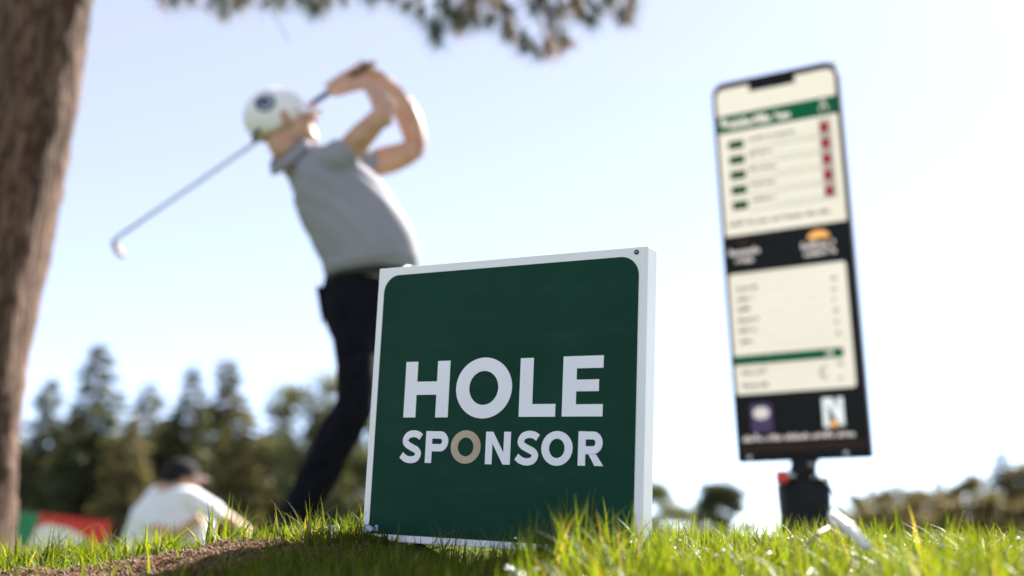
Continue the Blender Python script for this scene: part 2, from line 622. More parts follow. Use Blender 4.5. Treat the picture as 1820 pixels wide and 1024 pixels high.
sb = empty('scoreboard')
sb.matrix_basis = frame(SB_R, SB_T)
tag(sb, 'tall black digital scoreboard with cream panels, tilted on a black pedestal', 'scoreboard')
case = prism_xz('case', [mm(round_rect(-230, 230, 0, 1412, [6, 6, 42, 42], 8))], .004, .05)
link('case', case, M['sb_case'], sb, True)
# a raised metal rim round the case
rim_o = round_rect(-.234, .234, -.004, 1.416, [.009, .009, .046, .046], 8)
rim_i = round_rect(-.2255, .2255, .0045, 1.4075, [.004, .004, .038, .038], 8)
rim_q = [[rim_o[k], rim_o[(k + 1) % len(rim_o)], rim_i[(k + 1) % len(rim_i)], rim_i[k]] for k in range(len(rim_o))]
link('rim', prism_xz('rim', rim_q, 0.0, .044), M['sb_edge'], sb, True)

def plate(name, poly, m, lift=1, parent=None):
    """a flat printed patch: lift counts the layers above the case front"""
    return link(name, prism_xz(name, poly if isinstance(poly[0], list) else [poly], .004 - .0012 * lift, .0044 - .0012 * (lift - 1)), m, parent or sb, True)

def rect(x0, x1, z0, z1):
    return [(x0 / 1000, z0 / 1000), (x1 / 1000, z0 / 1000), (x1 / 1000, z1 / 1000), (x0 / 1000, z1 / 1000)]

def scribble(x0, x1, z, h, seed=0, gap=0.3, word=(3, 8)):
    """unreadable small print: uneven blocks in word lengths"""
    r = random.Random(seed)
    out = []
    x = x0
    w = h * .5
    while x < x1 - w:
        for k in range(r.randint(*word)):
            if x > x1 - w:
                break
            ww = w * r.uniform(.55, 1.1)
            zz = z + (h * .3 if r.random() < .15 else 0)
            hh = h * (r.choice([.6, .62, .65, 1.0]))
            out.append(rect(x, x + ww, zz, zz + hh))
            x += ww + w * gap
        x += w * .9
    return out

scr = plate('upper_screen', mm(round_rect(-222, 222, 826, 1392, [5, 5, 30, 30], 8)), M['sb_cream'], 1)
plate('camera_notch', mm(round_rect(-92, 80, 1364, 1393, [6, 6, 1, 1], 4)), M['sb_case'], 2)
plate('green_header', rect(-222, 222, 1220, 1288), M['sb_green'], 2)
plate('header_text', scribble(-208, 55, 1236, 32, 3, .15, (11, 14)), M['sb_cream'], 3)
plate('header_icon', strip(mm([(160, 1240), (175, 1268), (190, 1240)]), .008) + strip(mm([(164, 1276), (186, 1276)]), .006), M['sb_pale'], 3)
plate('pink_column', rect(152, 196, 915, 1206), mat('sb_pink', (.74, .55, .48), .5), 2)
for k in range(5):
    z = 1168 - k * 58
    plate('green_tab', rect(-186, -128, z - 14, z + 17), M['sb_green_dark'], 2)
    plate('red_tab', rect(157, 184, z - 8 - k, z + 24 - k), M['sb_red'], 3)
    plate('pale_row', rect(-20, 152, z - 20, z + 4), M['sb_cream_row'], 2)
    plate('row_text', scribble(-112, random.Random(k).uniform(-20, 0) if k else 70, z + 6, 14, 20 + k, .4), M['sb_grey'], 3)
    plate('row_rule', rect(-118, 150, z - 26, z - 24), M['sb_grey'], 2)
plate('footer_text', scribble(-205, 175, 862, 18, 40, .3), M['sb_grey'], 2)
plate('round_emblem', mm(arc(-160, 800, 22, 20, 0, 360, 20)[:-1]), M['sb_brown'], 1)
plate('emblem_text', scribble(-212, -92, 752, 24, 41, .2, (8, 9)) + scribble(-190, -110, 722, 18, 42, .2, (8, 9)), M['sb_pale'], 1)
plate('orange_dome', mm(arc(118, 775, 40, 30, 0, 180, 14) ), M['sb_orange'], 1)
plate('dome_text', scribble(55, 185, 742, 24, 43, .2, (8, 9)) + scribble(62, 178, 715, 20, 44, .2, (8, 9)), M['sb_pale'], 1)
plate('lower_screen', mm(round_rect(-222, 204, 240, 682, 12, 5)), M['sb_cream'], 1)
for k in range(6):
    z = 626 - k * 39
    plate('score_text', scribble(-196, -115 - 12 * (k % 3), z - 6, 15, 50 + k, .25, (5, 7)), M['sb_grey'], 2)
    plate('score_number', scribble(150, 172, z - 6, 17, 60 + k, .25, (1, 2)), M['sb_grey'], 2)
    plate('score_rule', rect(-200, 140, z - 20, z - 18.5), M['sb_pale'], 2)
gb = plate('green_bar', rect(-222, 170, 346, 380), M['sb_green'], 2)
plate('bar_number', scribble(110, 150, 355, 17, 70, .2, (3, 4)), M['sb_cream'], 3)
for k, z in enumerate((318, 270)):
    plate('score_text', scribble(-196, -100, z - 6, 15, 80 + k, .25, (5, 7)), M['sb_grey'], 2)
    plate('score_number', scribble(148, 172, z - 2, 17, 84 + k, .25, (1, 2)), M['sb_grey'], 2)
plate('loading_arc', strip(mm(arc(101, 298, 15, 18, 60, 300, 14)), .006), M['sb_grey'], 2)
pb = plate('purple_badge', mm(round_rect(-175, -97, 103, 204, 12, 5)), M['sb_purple'], 1)
plate('badge_top', mm(arc(-136, 170, 30, 22, 0, 360, 18)[:-1]), M['sb_pale'], 2)
nl = [rect(82, 102, 108, 208), rect(134, 154, 112, 208)]
plate('block_letter_emblem', nl + [[(.1025, .208), (.12, .208), (.1335, .165), (.1335, .13), (.125, .13), (.1025, .19)]], M['sb_white'], 1)
plate('orange_spot', mm(arc(118, 118, 13, 13, 0, 360, 16)[:-1]), M['sb_orange'], 1)
plate('sponsor_text', scribble(-210, 188, 72, 20, 90, .25, (6, 9)), M['sb_pale'], 1)
plate('brown_band', rect(-222, 222, 30, 62), M['sb_brown'], 1)
for x in (-190, 150):
    v, f = tube_vf([(x / 1000, .006, .014), (x / 1000, -.002, .014), (x / 1000, -.004, .014)], [.011, .011, .005], 10)
    link('screw', mesh('screw', v, f, True), M['steel'], sb, True)
# polished bolt added at the rim's top right corner to make a glint
v, f = tube_vf([(.222, .01, 1.404), (.2245, -.004, 1.4065), (.225, -.008, 1.407)], [.012, .012, .005], 12)
link('glint_bolt', mesh('glint_bolt', v, f, True), mat('chrome', (0.9, 0.9, 0.9), 0.18, 1.0), sb, True)

# pedestal in world coordinates
M['ped_black'] = noisy(mat('ped_black', (0.012, 0.013, 0.016), 0.5, spec=.2), 20, (0.004, 0.0045, 0.006), (0.01, 0.0105, 0.013), 0.3, 40)
pc = P(1430, 900, 4.0)
ground_sb = gz(pc[0], pc[1])
ptop = P(1430, 852, 4.0)[2]
def loft_box(cx, cy, rows, n=20, p=3.2):
    """upright body of rounded square plan: rows are (z, half width, half depth)"""
    V, Fc = [], []
    for z, a, b in rows:
        for k in range(n):
            t = 2 * math.pi * k / n
            c, s = math.cos(t), math.sin(t)
            V.append((cx + a * abs(c) ** (2 / p) * (1 if c >= 0 else -1), cy + b * abs(s) ** (2 / p) * (1 if s >= 0 else -1), z))
    for i in range(len(rows) - 1):
        for k in range(n):
            Fc.append((i * n + k, i * n + (k + 1) % n, (i + 1) * n + (k + 1) % n, (i + 1) * n + k))
    Fc.append(tuple(range(n - 1, -1, -1)))
    m_ = (len(rows) - 1) * n
    Fc.append(tuple(range(m_, m_ + n)))
    return V, Fc
v, f = loft_box(pc[0], pc[1], [(ground_sb - .05, .105, .09), (ground_sb + .03, .1, .085), (ground_sb + .06, .088, .075), (ptop - .12, .086, .073), (ptop - .03, .09, .076), (ptop, .084, .07), (ptop + .006, .07, .058)])
link('pedestal', mesh('pedestal', v, f, True), M['ped_black'], sb)
nb = SB_R @ np.array([0, .03, .012]) + SB_T
v, f = tube_vf([(pc[0], pc[1], ptop - .01), (pc[0], pc[1], ptop + .02), tuple((np.array([pc[0], pc[1], ptop]) + nb) / 2 + np.array([0, 0, .012])), tuple(nb)], [.055, .048, .045, .05], 14)
link('neck', mesh('neck', v, f, True), M['ped_black'], sb)
q = P(1390, 848, 3.92)
link('red_latch', bevel_box('red_latch', q[0] - .017, q[0] + .017, q[1] - .02, q[1] + .03, q[2] - .02, q[2] + .022, .004), mat('latch_red', (.65, .02, .012), .35), sb)
for (u, w, rr) in ((1404, 846, .019), (1441, 826, .011), (1452, 848, .012), (1468, 849, .01)):
    q = P(u, w, 3.92)
    me = bpy.data.meshes.new('knob')
    bm = bmesh.new()
    bmesh.ops.create_uvsphere(bm, u_segments=14, v_segments=8, radius=rr)
    bmesh.ops.scale(bm, vec=(1, 1.6, .8), verts=bm.verts)
    bmesh.ops.translate(bm, vec=tuple(q), verts=bm.verts)
    bm.to_mesh(me); bm.free(); me.shade_smooth()
    link('knob', me, M['steel'], sb)
cb = [P(1466, 856, 3.93), P(1476, 866, 3.92), P(1486, 884, 3.92), P(1494, 905, 3.93), P(1497, 940, 3.95), P(1497, 1000, 3.98)]
v, f = tube_vf(cb, [.004] * 6, 6)
link('cable', mesh('cable', v, f, True), M['ped_black'], sb)

# ------------------------------------------------------------------ figures
def px(Y):
    return Y / F * 1.03

def loft(secs, n=20, cap_round=True):
    """secs: (u, v, Y, half width in photograph pixels, half depth in metres or None) along a limb"""
    C = [P(s[0], s[1], s[2]) for s in secs]
    A = [s[3] * px(s[2]) for s in secs]
    B = [(s[4] if len(s) > 4 and s[4] else s[3] * px(s[2])) for s in secs]
    return loft3(C, A, B, n)

def loft3(C, A, B, n=20, side=None):
    """C centres, A radii across the view, B radii along the depth; rounded ends"""
    C = [np.asarray(c, float) for c in C]
    # denser, smooth interpolation
    m = len(C)
    t = np.arange(m, dtype=float)
    tt = np.linspace(0, m - 1, (m - 1) * 4 + 1)
    def cr(vals):
        vals = np.asarray(vals, float)
        out = []
        for x in tt:
            i = min(int(x), m - 2)
            s = x - i
            p0, p1, p2, p3 = vals[max(i - 1, 0)], vals[i], vals[i + 1], vals[min(i + 2, m - 1)]
            out.append(0.5 * ((2 * p1) + (-p0 + p2) * s + (2 * p0 - 5 * p1 + 4 * p2 - p3) * s * s + (-p0 + 3 * p1 - 3 * p2 + p3) * s ** 3))
        return np.array(out)
    Cc, Aa, Bb = cr(np.array(C)), cr(A), cr(B)
    V, Fc = [], []
    m = len(Cc)
    rows = []
    for i in range(m):
        tg = nrm(Cc[min(i + 1, m - 1)] - Cc[max(i - 1, 0)])
        vd = nrm(Cc[i] - np.array([0, 0, CAMZ])) if side is None else np.asarray(side, float)
        ac = np.cross(tg, vd)
        if np.linalg.norm(ac) < .25:
            ac = np.cross(tg, np.array([0, 0, 1.0]))
        ac = nrm(ac)
        dp = nrm(np.cross(ac, tg))
        rows.append((Cc[i], ac, dp, Aa[i], Bb[i], tg))
    ext = []
    c, ac, dp, a, b, tg = rows[0]
    for k in (0.35, 0.75):
        ext.append((c - tg * min(a, b) * .8 * math.sin(math.acos(k)), ac, dp, a * k, b * k, tg))
    rows = [ext[0], ext[1]] + rows
    c, ac, dp, a, b, tg = rows[-1]
    for k in (0.75, 0.35):
        rows.append((c + tg * min(a, b) * .8 * math.sin(math.acos(k)), ac, dp, a * k, b * k, tg))
    for (c, ac, dp, a, b, tg) in rows:
        for k in range(n):
            an = 2 * math.pi * k / n
            V.append(c + ac * a * math.cos(an) + dp * b * math.sin(an))
    for i in range(len(rows) - 1):
        for k in range(n):
            Fc.append((i * n + k, i * n + (k + 1) % n, (i + 1) * n + (k + 1) % n, (i + 1) * n + k))
    Fc.append(tuple(range(n - 1, -1, -1)))
    q = (len(rows) - 1) * n
    Fc.append(tuple(range(q, q + n)))
    return V, Fc

def ellipsoid(c, axes, radii, nu=20, nv=12, shape=None):
    V, Fc = [], []
    axes = [nrm(a) for a in axes]
    for j in range(nv + 1):
        ph = math.pi * j / nv - math.pi / 2
        for k in range(nu):
            th = 2 * math.pi * k / nu
            q = np.array([math.cos(ph) * math.cos(th), math.cos(ph) * math.sin(th), math.sin(ph)])
            if shape:
                q = shape(q)
            V.append(np.asarray(c) + sum(axes[i] * radii[i] * q[i] for i in range(3)))
    for j in range(nv):
        for k in range(nu):
            Fc.append((j * nu + k, j * nu + (k + 1) % nu, (j + 1) * nu + (k + 1) % nu, (j + 1) * nu + k))
    return V, Fc

def melt(name, parts, voxel, smooth, m, parent, folds=None):
    """join closed shapes into one continuous skin"""
    v, f = join_vf(parts)
    me = mesh(name, v, f)
    bm = bmesh.new()
    bm.from_mesh(me)
    bmesh.ops.recalc_face_normals(bm, faces=bm.faces)
    bm.to_mesh(me)
    bm.free()
    tmp = bpy.data.objects.new('tmp', me)
    COL.objects.link(tmp)
    r = tmp.modifiers.new('r', 'REMESH')
    r.mode = 'VOXEL'
    r.voxel_size = voxel
    s = tmp.modifiers.new('s', 'SMOOTH')
    s.factor = 0.5
    s.iterations = smooth
    dg = bpy.context.evaluated_depsgraph_get()
    dg.update()
    out = bpy.data.meshes.new_from_object(tmp.evaluated_get(dg))
    bpy.data.objects.remove(tmp)
    out.name = name
    if folds:
        n_ = len(out.vertices)
        co = np.empty(n_ * 3, np.float32)
        no = np.empty(n_ * 3, np.float32)
        out.vertices.foreach_get('co', co)
        out.vertex_normals.foreach_get('vector', no)
        co = co.reshape(-1, 3)
        no = no.reshape(-1, 3)
        co = co + no * folds(co)[:, None]
        out.vertices.foreach_set('co', np.ascontiguousarray(co, dtype=np.float32).ravel())
        out.update()
    out.shade_smooth()
    return link(name, out, m, parent)

def skin_mat(name, c0, c1):
    m = noisy(mat(name, c0, .5, spec=.4), 18, c0, c1, .12, 220, dist=.002)
    b = m.node_tree.nodes['Principled BSDF']
    b.inputs['Subsurface Weight'].default_value = .12
    b.inputs['Subsurface Radius'].default_value = (.02, .008, .004)
    b.inputs['Subsurface Scale'].default_value = .5
    return m
M['skin'] = skin_mat('skin', (0.45, 0.24, 0.165), (0.56, 0.33, 0.235))
M['cap_white'] = noisy(mat('cap_white', (.76, .75, .73), .8, spec=.2), 30, (.78, .74, .78), (.85, .81, .85), .2, 400, dist=.001)
M['polo'] = noisy(mat('polo', (.25, .26, .27), .85, spec=.15), 3, (.262, .256, .3), (.295, .288, .335))
M['navy'] = noisy(mat('navy', (.006, .006, .011), .9, spec=.1), 40, (.0045, .0045, .009), (.009, .009, .015), .2, 600, dist=.001)
M['belt'] = mat('belt', (.006, .006, .007), .4)
M['shoe'] = mat('shoe', (.6, .6, .58), .5)
M['sole'] = mat('sole', (.05, .05, .05), .7)
M['badge'] = mat('badge_navy', (.03, .045, .12), .6)
M['badge_pale'] = mat('badge_pale', (.6, .62, .68), .6)
M['hair'] = mat('hair', (.045, .026, .016), .6)
M['graphite'] = mat('shaft_steel', (.45, .5, .55), .22, 1.0)
M['rubber'] = noisy(mat('grip_rubber', (.02, .022, .025), .7), 100, (.015, .016, .018), (.03, .03, .034), .3, 900, dist=.001)

def head_parts(c, h, f, r, s=1.0):
    """skull, jaw, nose, ears, brow and lips as closed shapes; h up, f facing, r the head's own right"""
    c = np.asarray(c, float)
    def at(a, b, d):
        return c + (r * a + f * b + h * d) * s
    pts = [ellipsoid(at(0, -.012, .035), (r, f, h), (.077 * s, .098 * s, .09 * s)),
           ellipsoid(at(0, .03, -.03), (r, f, h), (.066 * s, .068 * s, .088 * s)),
           ellipsoid(at(0, .052, -.085), (r, f, h), (.042 * s, .042 * s, .032 * s)),
           ellipsoid(at(0, .085, .018), (r, f, h), (.052 * s, .014 * s, .014 * s), 14, 8),
           loft3([at(0, .088, .02), at(0, .104, -.004), at(0, .113, -.022), at(0, .1, -.034)], [.007 * s, .010 * s, .015 * s, .010 * s], [.009 * s, .011 * s, .012 * s, .008 * s], 10, side=f),
           ellipsoid(at(0, .091, -.056), (r, f, h), (.026 * s, .012 * s, .006 * s), 12, 8),
           ellipsoid(at(0, .087, -.068), (r, f, h), (.022 * s, .012 * s, .007 * s), 12, 8)]
    for q in (-1, 1):
        pts.append(ellipsoid(at(.079 * q, -.008, -.012), (r, f + .2 * r * -q, h), (.011 * s, .02 * s, .033 * s), 12, 8))
        pts.append(ellipsoid(at(.033 * q, .078, .002), (r, f, h), (.016 * s, .012 * s, .009 * s), 12, 8))
        pts.append(ellipsoid(at(.042 * q, .06, -.035), (r, f, h), (.026 * s, .026 * s, .022 * s), 12, 8))
    return pts, at

def make_cap(c, h, f, r, s, m, parent, badge_dir=None, bm_=None, brim_len=.075, brim_m=None, near_dip=0):
    """six panel cap: dome, button, curved brim, rear strap, round badge"""
    c = np.asarray(c, float)
    cc = c + (f * -.008 + h * .034) * s
    rx, ry, rz = .089 * s, .112 * s, .098 * s
    V, Fc = [], []
    nu, nv = 32, 12
    for j in range(nv + 1):
        for k in range(nu):
            th = 2 * math.pi * k / nu
            lo_ = -18 - 22 * (.5 - .5 * math.sin(th)) ** 1.0 - near_dip * max(0, math.cos(th)) ** 1.5
            ph = math.radians(lo_ + (90 - lo_) * j / nv)
            g = 1 + .006 * math.cos(6 * th) * math.cos(ph)
            V.append(cc + r * rx * g * math.cos(ph) * math.cos(th) + f * ry * g * math.cos(ph) * math.sin(th) + h * rz * math.sin(ph))
    for j in range(nv):
        for k in range(nu):
            Fc.append((j * nu + k, j * nu + (k + 1) % nu, (j + 1) * nu + (k + 1) % nu, (j + 1) * nu + k))
    me = mesh('cap', V, Fc, True)
    o = link('cap', me, m, parent)
    md = o.modifiers.new('t', 'SOLIDIFY')
    md.thickness = .003
    md.offset = -1
    # brim
    V, Fc = [], []
    ns = 16
    for layer in (0, 1):
        for i in range(6):
            t = i / 5
            for k in range(ns + 1):
                a = math.radians(90 + (k / ns - .5) * 132)
                base = r * rx * 1.0 * math.cos(a) + f * ry * 1.0 * math.sin(a)
                ex = brim_len * s * t * (math.sin(a) ** 1.5 if math.sin(a) > 0 else 0)
                droop = -.016 * s - .02 * s * t - .022 * s * (math.cos(a) ** 2) * t - (.003 * s if layer else 0)
                V.append(cc + base * (.985 + .03 * t) + f * ex + h * droop)
    w = ns + 1
    for layer in (0, 1):
        for i in range(5):
            for k in range(ns):
                a0 = layer * 6 * w + i * w + k
                q = (a0, a0 + 1, a0 + w + 1, a0 + w)
                Fc.append(q if layer == 0 else q[::-1])
    for k in range(ns):
        a0 = 5 * w + k
        Fc.append((a0, a0 + 1, a0 + 1 + 6 * w, a0 + 6 * w))
    link('brim', mesh('brim', V, Fc, True), brim_m or m, o)
    v, fc = ellipsoid(cc + h * rz, (r, f, h), (.008 * s, .008 * s, .004 * s), 10, 6)
    link('button', mesh('button', v, fc, True), m, o)
    # strap at the back
    pts = []
    for k in range(9):
        a = math.radians(-90 + (k / 8 - .5) * 60)
        pts.append(cc + (r * rx * math.cos(a) + f * ry * math.sin(a)) * .93 - h * .05 * s)
    v, fc = tube_vf(pts, [.008 * s] * 9, 8)
    link('strap', mesh('strap', v, fc, True), M['badge'] if badge_dir is not None else m, o)
    if badge_dir is not None:
        d = nrm(badge_dir)
        a1 = nrm(np.cross(d, [0, 0, 1.0]))
        a2 = np.cross(a1, d)
        def on(a, b, k=1.02):
            q = nrm(d + a1 * a + a2 * b)
            l = np.array([q @ r / rx, q @ f / ry, q @ h / rz])
            return cc + q / np.linalg.norm(l) * k
        def disc(r0, r1, k, name, m2, par, a0=0, a1_=360):
            V, Fc = [], []
            n = 28
            for i in range(4):
                rr = r0 + (r1 - r0) * i / 3
                for j in range(n + 1):
                    t = math.radians(a0 + (a1_ - a0) * j / n)
                    V.append(on(rr * math.cos(t), rr * math.sin(t), k))
            for i in range(3):
                for j in range(n):
                    q = i * (n + 1) + j
                    Fc.append((q, q + 1, q + n + 2, q + n + 1))
            return link(name, mesh(name, V, Fc, True), m2, par)
        b = disc(.0, .40, 1.012, 'badge', M['badge'], o)
        disc(.2, .27, 1.022, 'badge_ring', M['badge_pale'], b, 40, 320)
    return o

def hand_on_shaft(wrist, a, b, thumb_side, s=1.0, view=-1):
    """hand closed round a shaft from a to b (thumb end first): returns closed shapes"""
    wrist, a, b = (np.asarray(q, float) for q in (wrist, a, b))
    ax = nrm(b - a)
    mid = (a + b) / 2
    w = wrist - mid
    w = nrm(w - ax * (w @ ax))                 # from the shaft towards the wrist
    t = np.cross(ax, w)                        # round the shaft
    parts = []
    palm = mid + w * .027
    parts.append(loft3([wrist, wrist * .5 + palm * .5, palm, mid + w * .012], [.027 * s, .034 * s, .042 * s, .036 * s], [.021 * s, .02 * s, .02 * s, .014 * s], 14, side=t))
    L = np.linalg.norm(b - a)
    for k in range(4):
        o = a + ax * L * (.14 + .24 * k)
        ln = (200, 235, 225, 185)[k]
        pts = []
        for i in range(8):
            an = math.radians(-10 + ln * i / 7)
            R = (.023 + .004 * math.cos(an)) * s
            pts.append(o + (w * math.cos(an) + t * thumb_side * math.sin(an)) * R)
        rad = [.0105, .0105, .0104, .010, .0098, .0092, .0086, .0072]
        parts.append(loft3(pts, [q * s for q in rad], [q * s for q in rad], 10, side=ax))
    # thumb runs along the shaft on the other side
    pts = [palm - t * thumb_side * .012 - ax * .012, mid + w * .018 - t * thumb_side * .024 - ax * .03, mid - t * thumb_side * .024 - ax * .052, mid - w * .006 - t * thumb_side * .019 - ax * .075]
    rad = [.016, .0135, .0115, .009]
    parts.append(loft3(pts, [q * s for q in rad], [q * s for q in rad], 10, side=w))
    return parts

# ---- the golfer
def make_golfer():
    gfoot = P(560, 960, 4.1)
    root = empty('person', (gfoot[0], gfoot[1], gz(gfoot[0], gfoot[1])))
    tag(root, 'golfer in white cap, grey polo and dark trousers finishing a swing', 'person')
    # club first: the hands close on it
    ga, gb_ = P(656, 115, 4.2), P(206, 424, 4.28)
    def on(u):                                     # point of the shaft above a given column
        t = (656 - u) / 450
        return ga + (gb_ - ga) * t
    # head frame
    h = nrm((-.47, -.03, .88))
    f = np.array([.80, .40, .46])
    f = nrm(f - h * (f @ h))
    r = np.cross(f, h)
    hc = P(501, 220, 4.04)
    parts, at = head_parts(hc, h, f, r, 1.1)
    # neck, torso core and legs inside the clothes
    parts.append(loft3([at(0, -.03, -.03), at(0, -.032, -.09), P(523, 285, 4.08), P(560, 315, 4.1)], [.056, .055, .065, .09], [.056, .056, .07, .09]))
    parts.append(loft([(560, 310, 4.1, 45, .12), (605, 362, 4.1, 62, .13), (650, 450, 4.12, 66, .13), (655, 520, 4.14, 62, .13)]))
    # arms
    wr_n, wr_f = P(645, 147, 4.13), P(672, 139, 4.26)
    el_n, el_f = P(678, 209, 3.9), P(737, 262, 4.32)
    parts.append(loft([(575, 300, 4.0, 34), (612, 275, 3.97, 25), (642, 243, 3.93, 24), (668, 216, 3.9, 20), (681, 200, 3.91, 20), (676, 176, 4.0, 20), (660, 156, 4.09, 14.5), (647, 147, 4.13, 12)]))
    parts.append(loft([(600, 305, 4.25, 34), (650, 294, 4.29, 26), (690, 284, 4.31, 26), (724, 272, 4.32, 22), (738, 254, 4.32, 20), (724, 206, 4.3, 23), (700, 166, 4.28, 18), (679, 142, 4.26, 13), (668, 134, 4.25, 12)]))
    for (u, w, Y_, rr) in ((686, 214, 3.89, .026), (742, 270, 4.32, .028)):
        parts.append(ellipsoid(P(u, w, Y_), ((1, 0, 0), (0, 1, 0), (0, 0, 1)), (rr, rr, rr), 14, 10))
    # forearm muscle near the elbows
    parts.append(loft([(688, 205, 3.9, 9), (694, 190, 3.95, 14), (684, 168, 4.03, 9)]))
    parts.append(loft([(742, 250, 4.3, 9), (738, 225, 4.3, 14), (722, 192, 4.3, 9)]))
    parts += hand_on_shaft(wr_n, on(624), on(582), 1, 1.22)
    parts += hand_on_shaft(wr_f, on(655), on(618), -1, 1.15)
    # legs
    parts.append(loft([(630, 560, 4.05, 40), (632, 640, 4.05, 30), (630, 725, 4.02, 24), (580, 815, 4.08, 22), (535, 905, 4.12, 15), (528, 940, 4.12, 16)]))
    parts.append(loft([(680, 560, 4.25, 40), (712, 700, 4.25, 28), (722, 820, 4.27, 22), (728, 940, 4.28, 16)]))
    melt('body', parts, .0045, 2, M['skin'], root)
    # hair under the cap at nape and temple
    hp = [ellipsoid(hc + (f * -.035 + h * -.004) * 1.02, (r, f, h), (.074, .068, .05), 20, 10)]
    melt('hair', hp, .006, 2, M['hair'], root)
    for q in (-1, 1):
        e = hc + (r * .032 * q + f * .086 + h * .004) * 1.02
        v, fc = ellipsoid(e, (r, f, h), (.012, .007, .006), 10, 8)
        link('eye', mesh('eye', v, fc, True), mat('eye_white', (.6, .58, .55), .2), root)
    make_cap(hc, h, f, r, 1.11, M['cap_white'], root, brim_len=.05, near_dip=16, badge_dir=(-.17, -.96, .16))
    # polo shirt
    def folds(co):
        # creases running from the far hip up to the near shoulder and across the waist
        d = co @ np.array([.75, .1, .62])
        e = co @ np.array([-.35, .2, .9])
        a = np.sin(d * 30 + 2.4 * np.sin(e * 7)) * .5 + np.abs(np.sin(d * 41 + 2.0 * np.sin(e * 10 + 1))) ** .6 * .9 - .5
        low = np.clip((1.62 - co[:, 2]) / .5, .35, 1)
        hem = np.clip((co[:, 2] - P(662, 488, 4.13)[2]) / .1, 0, 1)
        return .018 * a * low * hem
    sp = [loft([(663, 486, 4.13, 82, .158), (661, 472, 4.13, 86, .17), (655, 440, 4.12, 85, .17), (636, 405, 4.11, 84, .175), (608, 360, 4.11, 81, .185), (576, 318, 4.11, 69, .19), (545, 296, 4.1, 48, .14), (524, 284, 4.09, 34, .075)], 28)]
    sp.append(loft([(560, 312, 4.03, 44, .09), (590, 290, 3.98, 35, .075), (611, 275, 3.96, 31, .068)]))
    sp.append(loft([(590, 318, 4.25, 40, .08), (630, 298, 4.28, 34, .07), (655, 292, 4.29, 30, .065)]))
    sh = melt('polo_shirt', sp, .007, 3, M['polo'], root, folds)
    cl = []
    c0 = at(0, -.03, -.118)
    tn = nrm(at(0, -.03, -.06) - P(535, 290, 4.09))
    e1 = nrm(np.cross(tn, [0, 1, 0]))
    e2 = np.cross(tn, e1)
    V, Fc = [], []
    n = 28
    for i, (rad, up) in enumerate(((.074, -.012), (.066, .02), (.077, .004), (.085, -.016))):
        for k in range(n):
            t = 2 * math.pi * k / n
            V.append(c0 + (e1 * math.cos(t) * 1.12 + e2 * math.sin(t)) * rad + tn * up)
    for i in range(3):
        for k in range(n):
            Fc.append((i * n + k, i * n + (k + 1) % n, (i + 1) * n + (k + 1) % n, (i + 1) * n + k))
    co_ = link('collar', mesh('collar', V, Fc, True), M['polo'], sh)
    md = co_.modifiers.new('t', 'SOLIDIFY')
    md.thickness = .004
    # trousers
    def tfolds(co):
        return .005 * np.sin(co[:, 2] * 55 + 3 * np.sin(co[:, 0] * 14)) * np.clip((1.1 - co[:, 2]), .1, .8)
    tp = [loft([(662, 492, 4.13, 76, .145), (655, 515, 4.14, 80, .155), (648, 550, 4.14, 76, .16), (648, 590, 4.14, 62, .15)], 28),
          loft([(622, 545, 4.06, 46, .1), (628, 600, 4.05, 37, .1), (634, 655, 4.04, 36, .085), (630, 720, 4.03, 34, .078), (600, 775, 4.06, 35, .074), (570, 838, 4.09, 34, .07), (541, 900, 4.12, 33, .068), (530, 945, 4.13, 30, .066)], 24),
          loft([(678, 550, 4.24, 46, .1), (704, 650, 4.25, 38, .09), (716, 740, 4.26, 33, .08), (724, 850, 4.28, 29, .065), (728, 955, 4.29, 27, .06)], 24)]
    tr = melt('trousers', tp, .009, 4, M['navy'], root, tfolds)
    # belt: a band round the waist
    V, Fc = [], []
    n = 36
    for i, vv in enumerate((485, 503)):
        for rr in (1.0, 1.03):
            c = P(662 - (vv - 484) * .25, vv, 4.13)
            for k in range(n):
                t = 2 * math.pi * k / n
                V.append(c + np.array([math.cos(t) * 77.5 * rr * px(4.13), math.sin(t) * .149 * rr, 0]))
    for k in range(n):
        k2 = (k + 1) % n
        Fc += [(n + k, n + k2, 3 * n + k2, 3 * n + k), (k, 2 * n + k, 2 * n + k2, k2), (2 * n + k, 3 * n + k, 3 * n + k2, 2 * n + k2), (k, k2, n + k2, n + k)]
    link('belt', mesh('belt', V, Fc, True), M['belt'], tr)
    fl = [(561, 508), (579, 509), (581, 556), (574, 580), (568, 552)]
    a_ = [P(u, w, 4.06) for u, w in fl]
    b_ = [P(u, w, 4.14) for u, w in fl]
    n = len(fl)
    link('pocket_flap', mesh('pocket_flap', a_ + b_, [tuple(range(n)), tuple(range(2 * n - 1, n - 1, -1))] + [(i, (i + 1) % n, (i + 1) % n + n, i + n) for i in range(n)]), M['navy'], tr)
    # shoes
    for (u, Y, dx, dy) in ((528, 4.13, -.35, .94), (728, 4.29, .85, -.5)):
        an = P(u, 955, Y)
        g = gz(an[0], an[1])
        d = nrm((dx, dy, 0))
        base = np.array([an[0], an[1], g])
        up_ = np.array([0, 0, 1.0])
        sp_ = [loft3([base - d * .06 + up_ * .05, base + d * .02 + up_ * .055, base + d * .1 + up_ * .042, base + d * .19 + up_ * .03], [.036, .042, .046, .036], [.05, .052, .038, .026], 14, side=up_),
               loft3([base + up_ * .06, np.array([an[0], an[1], g + .13])], [.04, .038], [.045, .04], 14, side=d)]
        so = melt('shoe', sp_, .008, 2, M['shoe'], root)
        v, fc = loft3([base - d * .07 + up_ * .009, base + d * .06 + up_ * .009, base + d * .2 + up_ * .01], [.038, .047, .034], [.011, .011, .01], 14, side=up_)
        link('sole', mesh('sole', v, fc, True), M['sole'], so)
    # ---- club
    club = empty('golf_club', tuple(gb_))
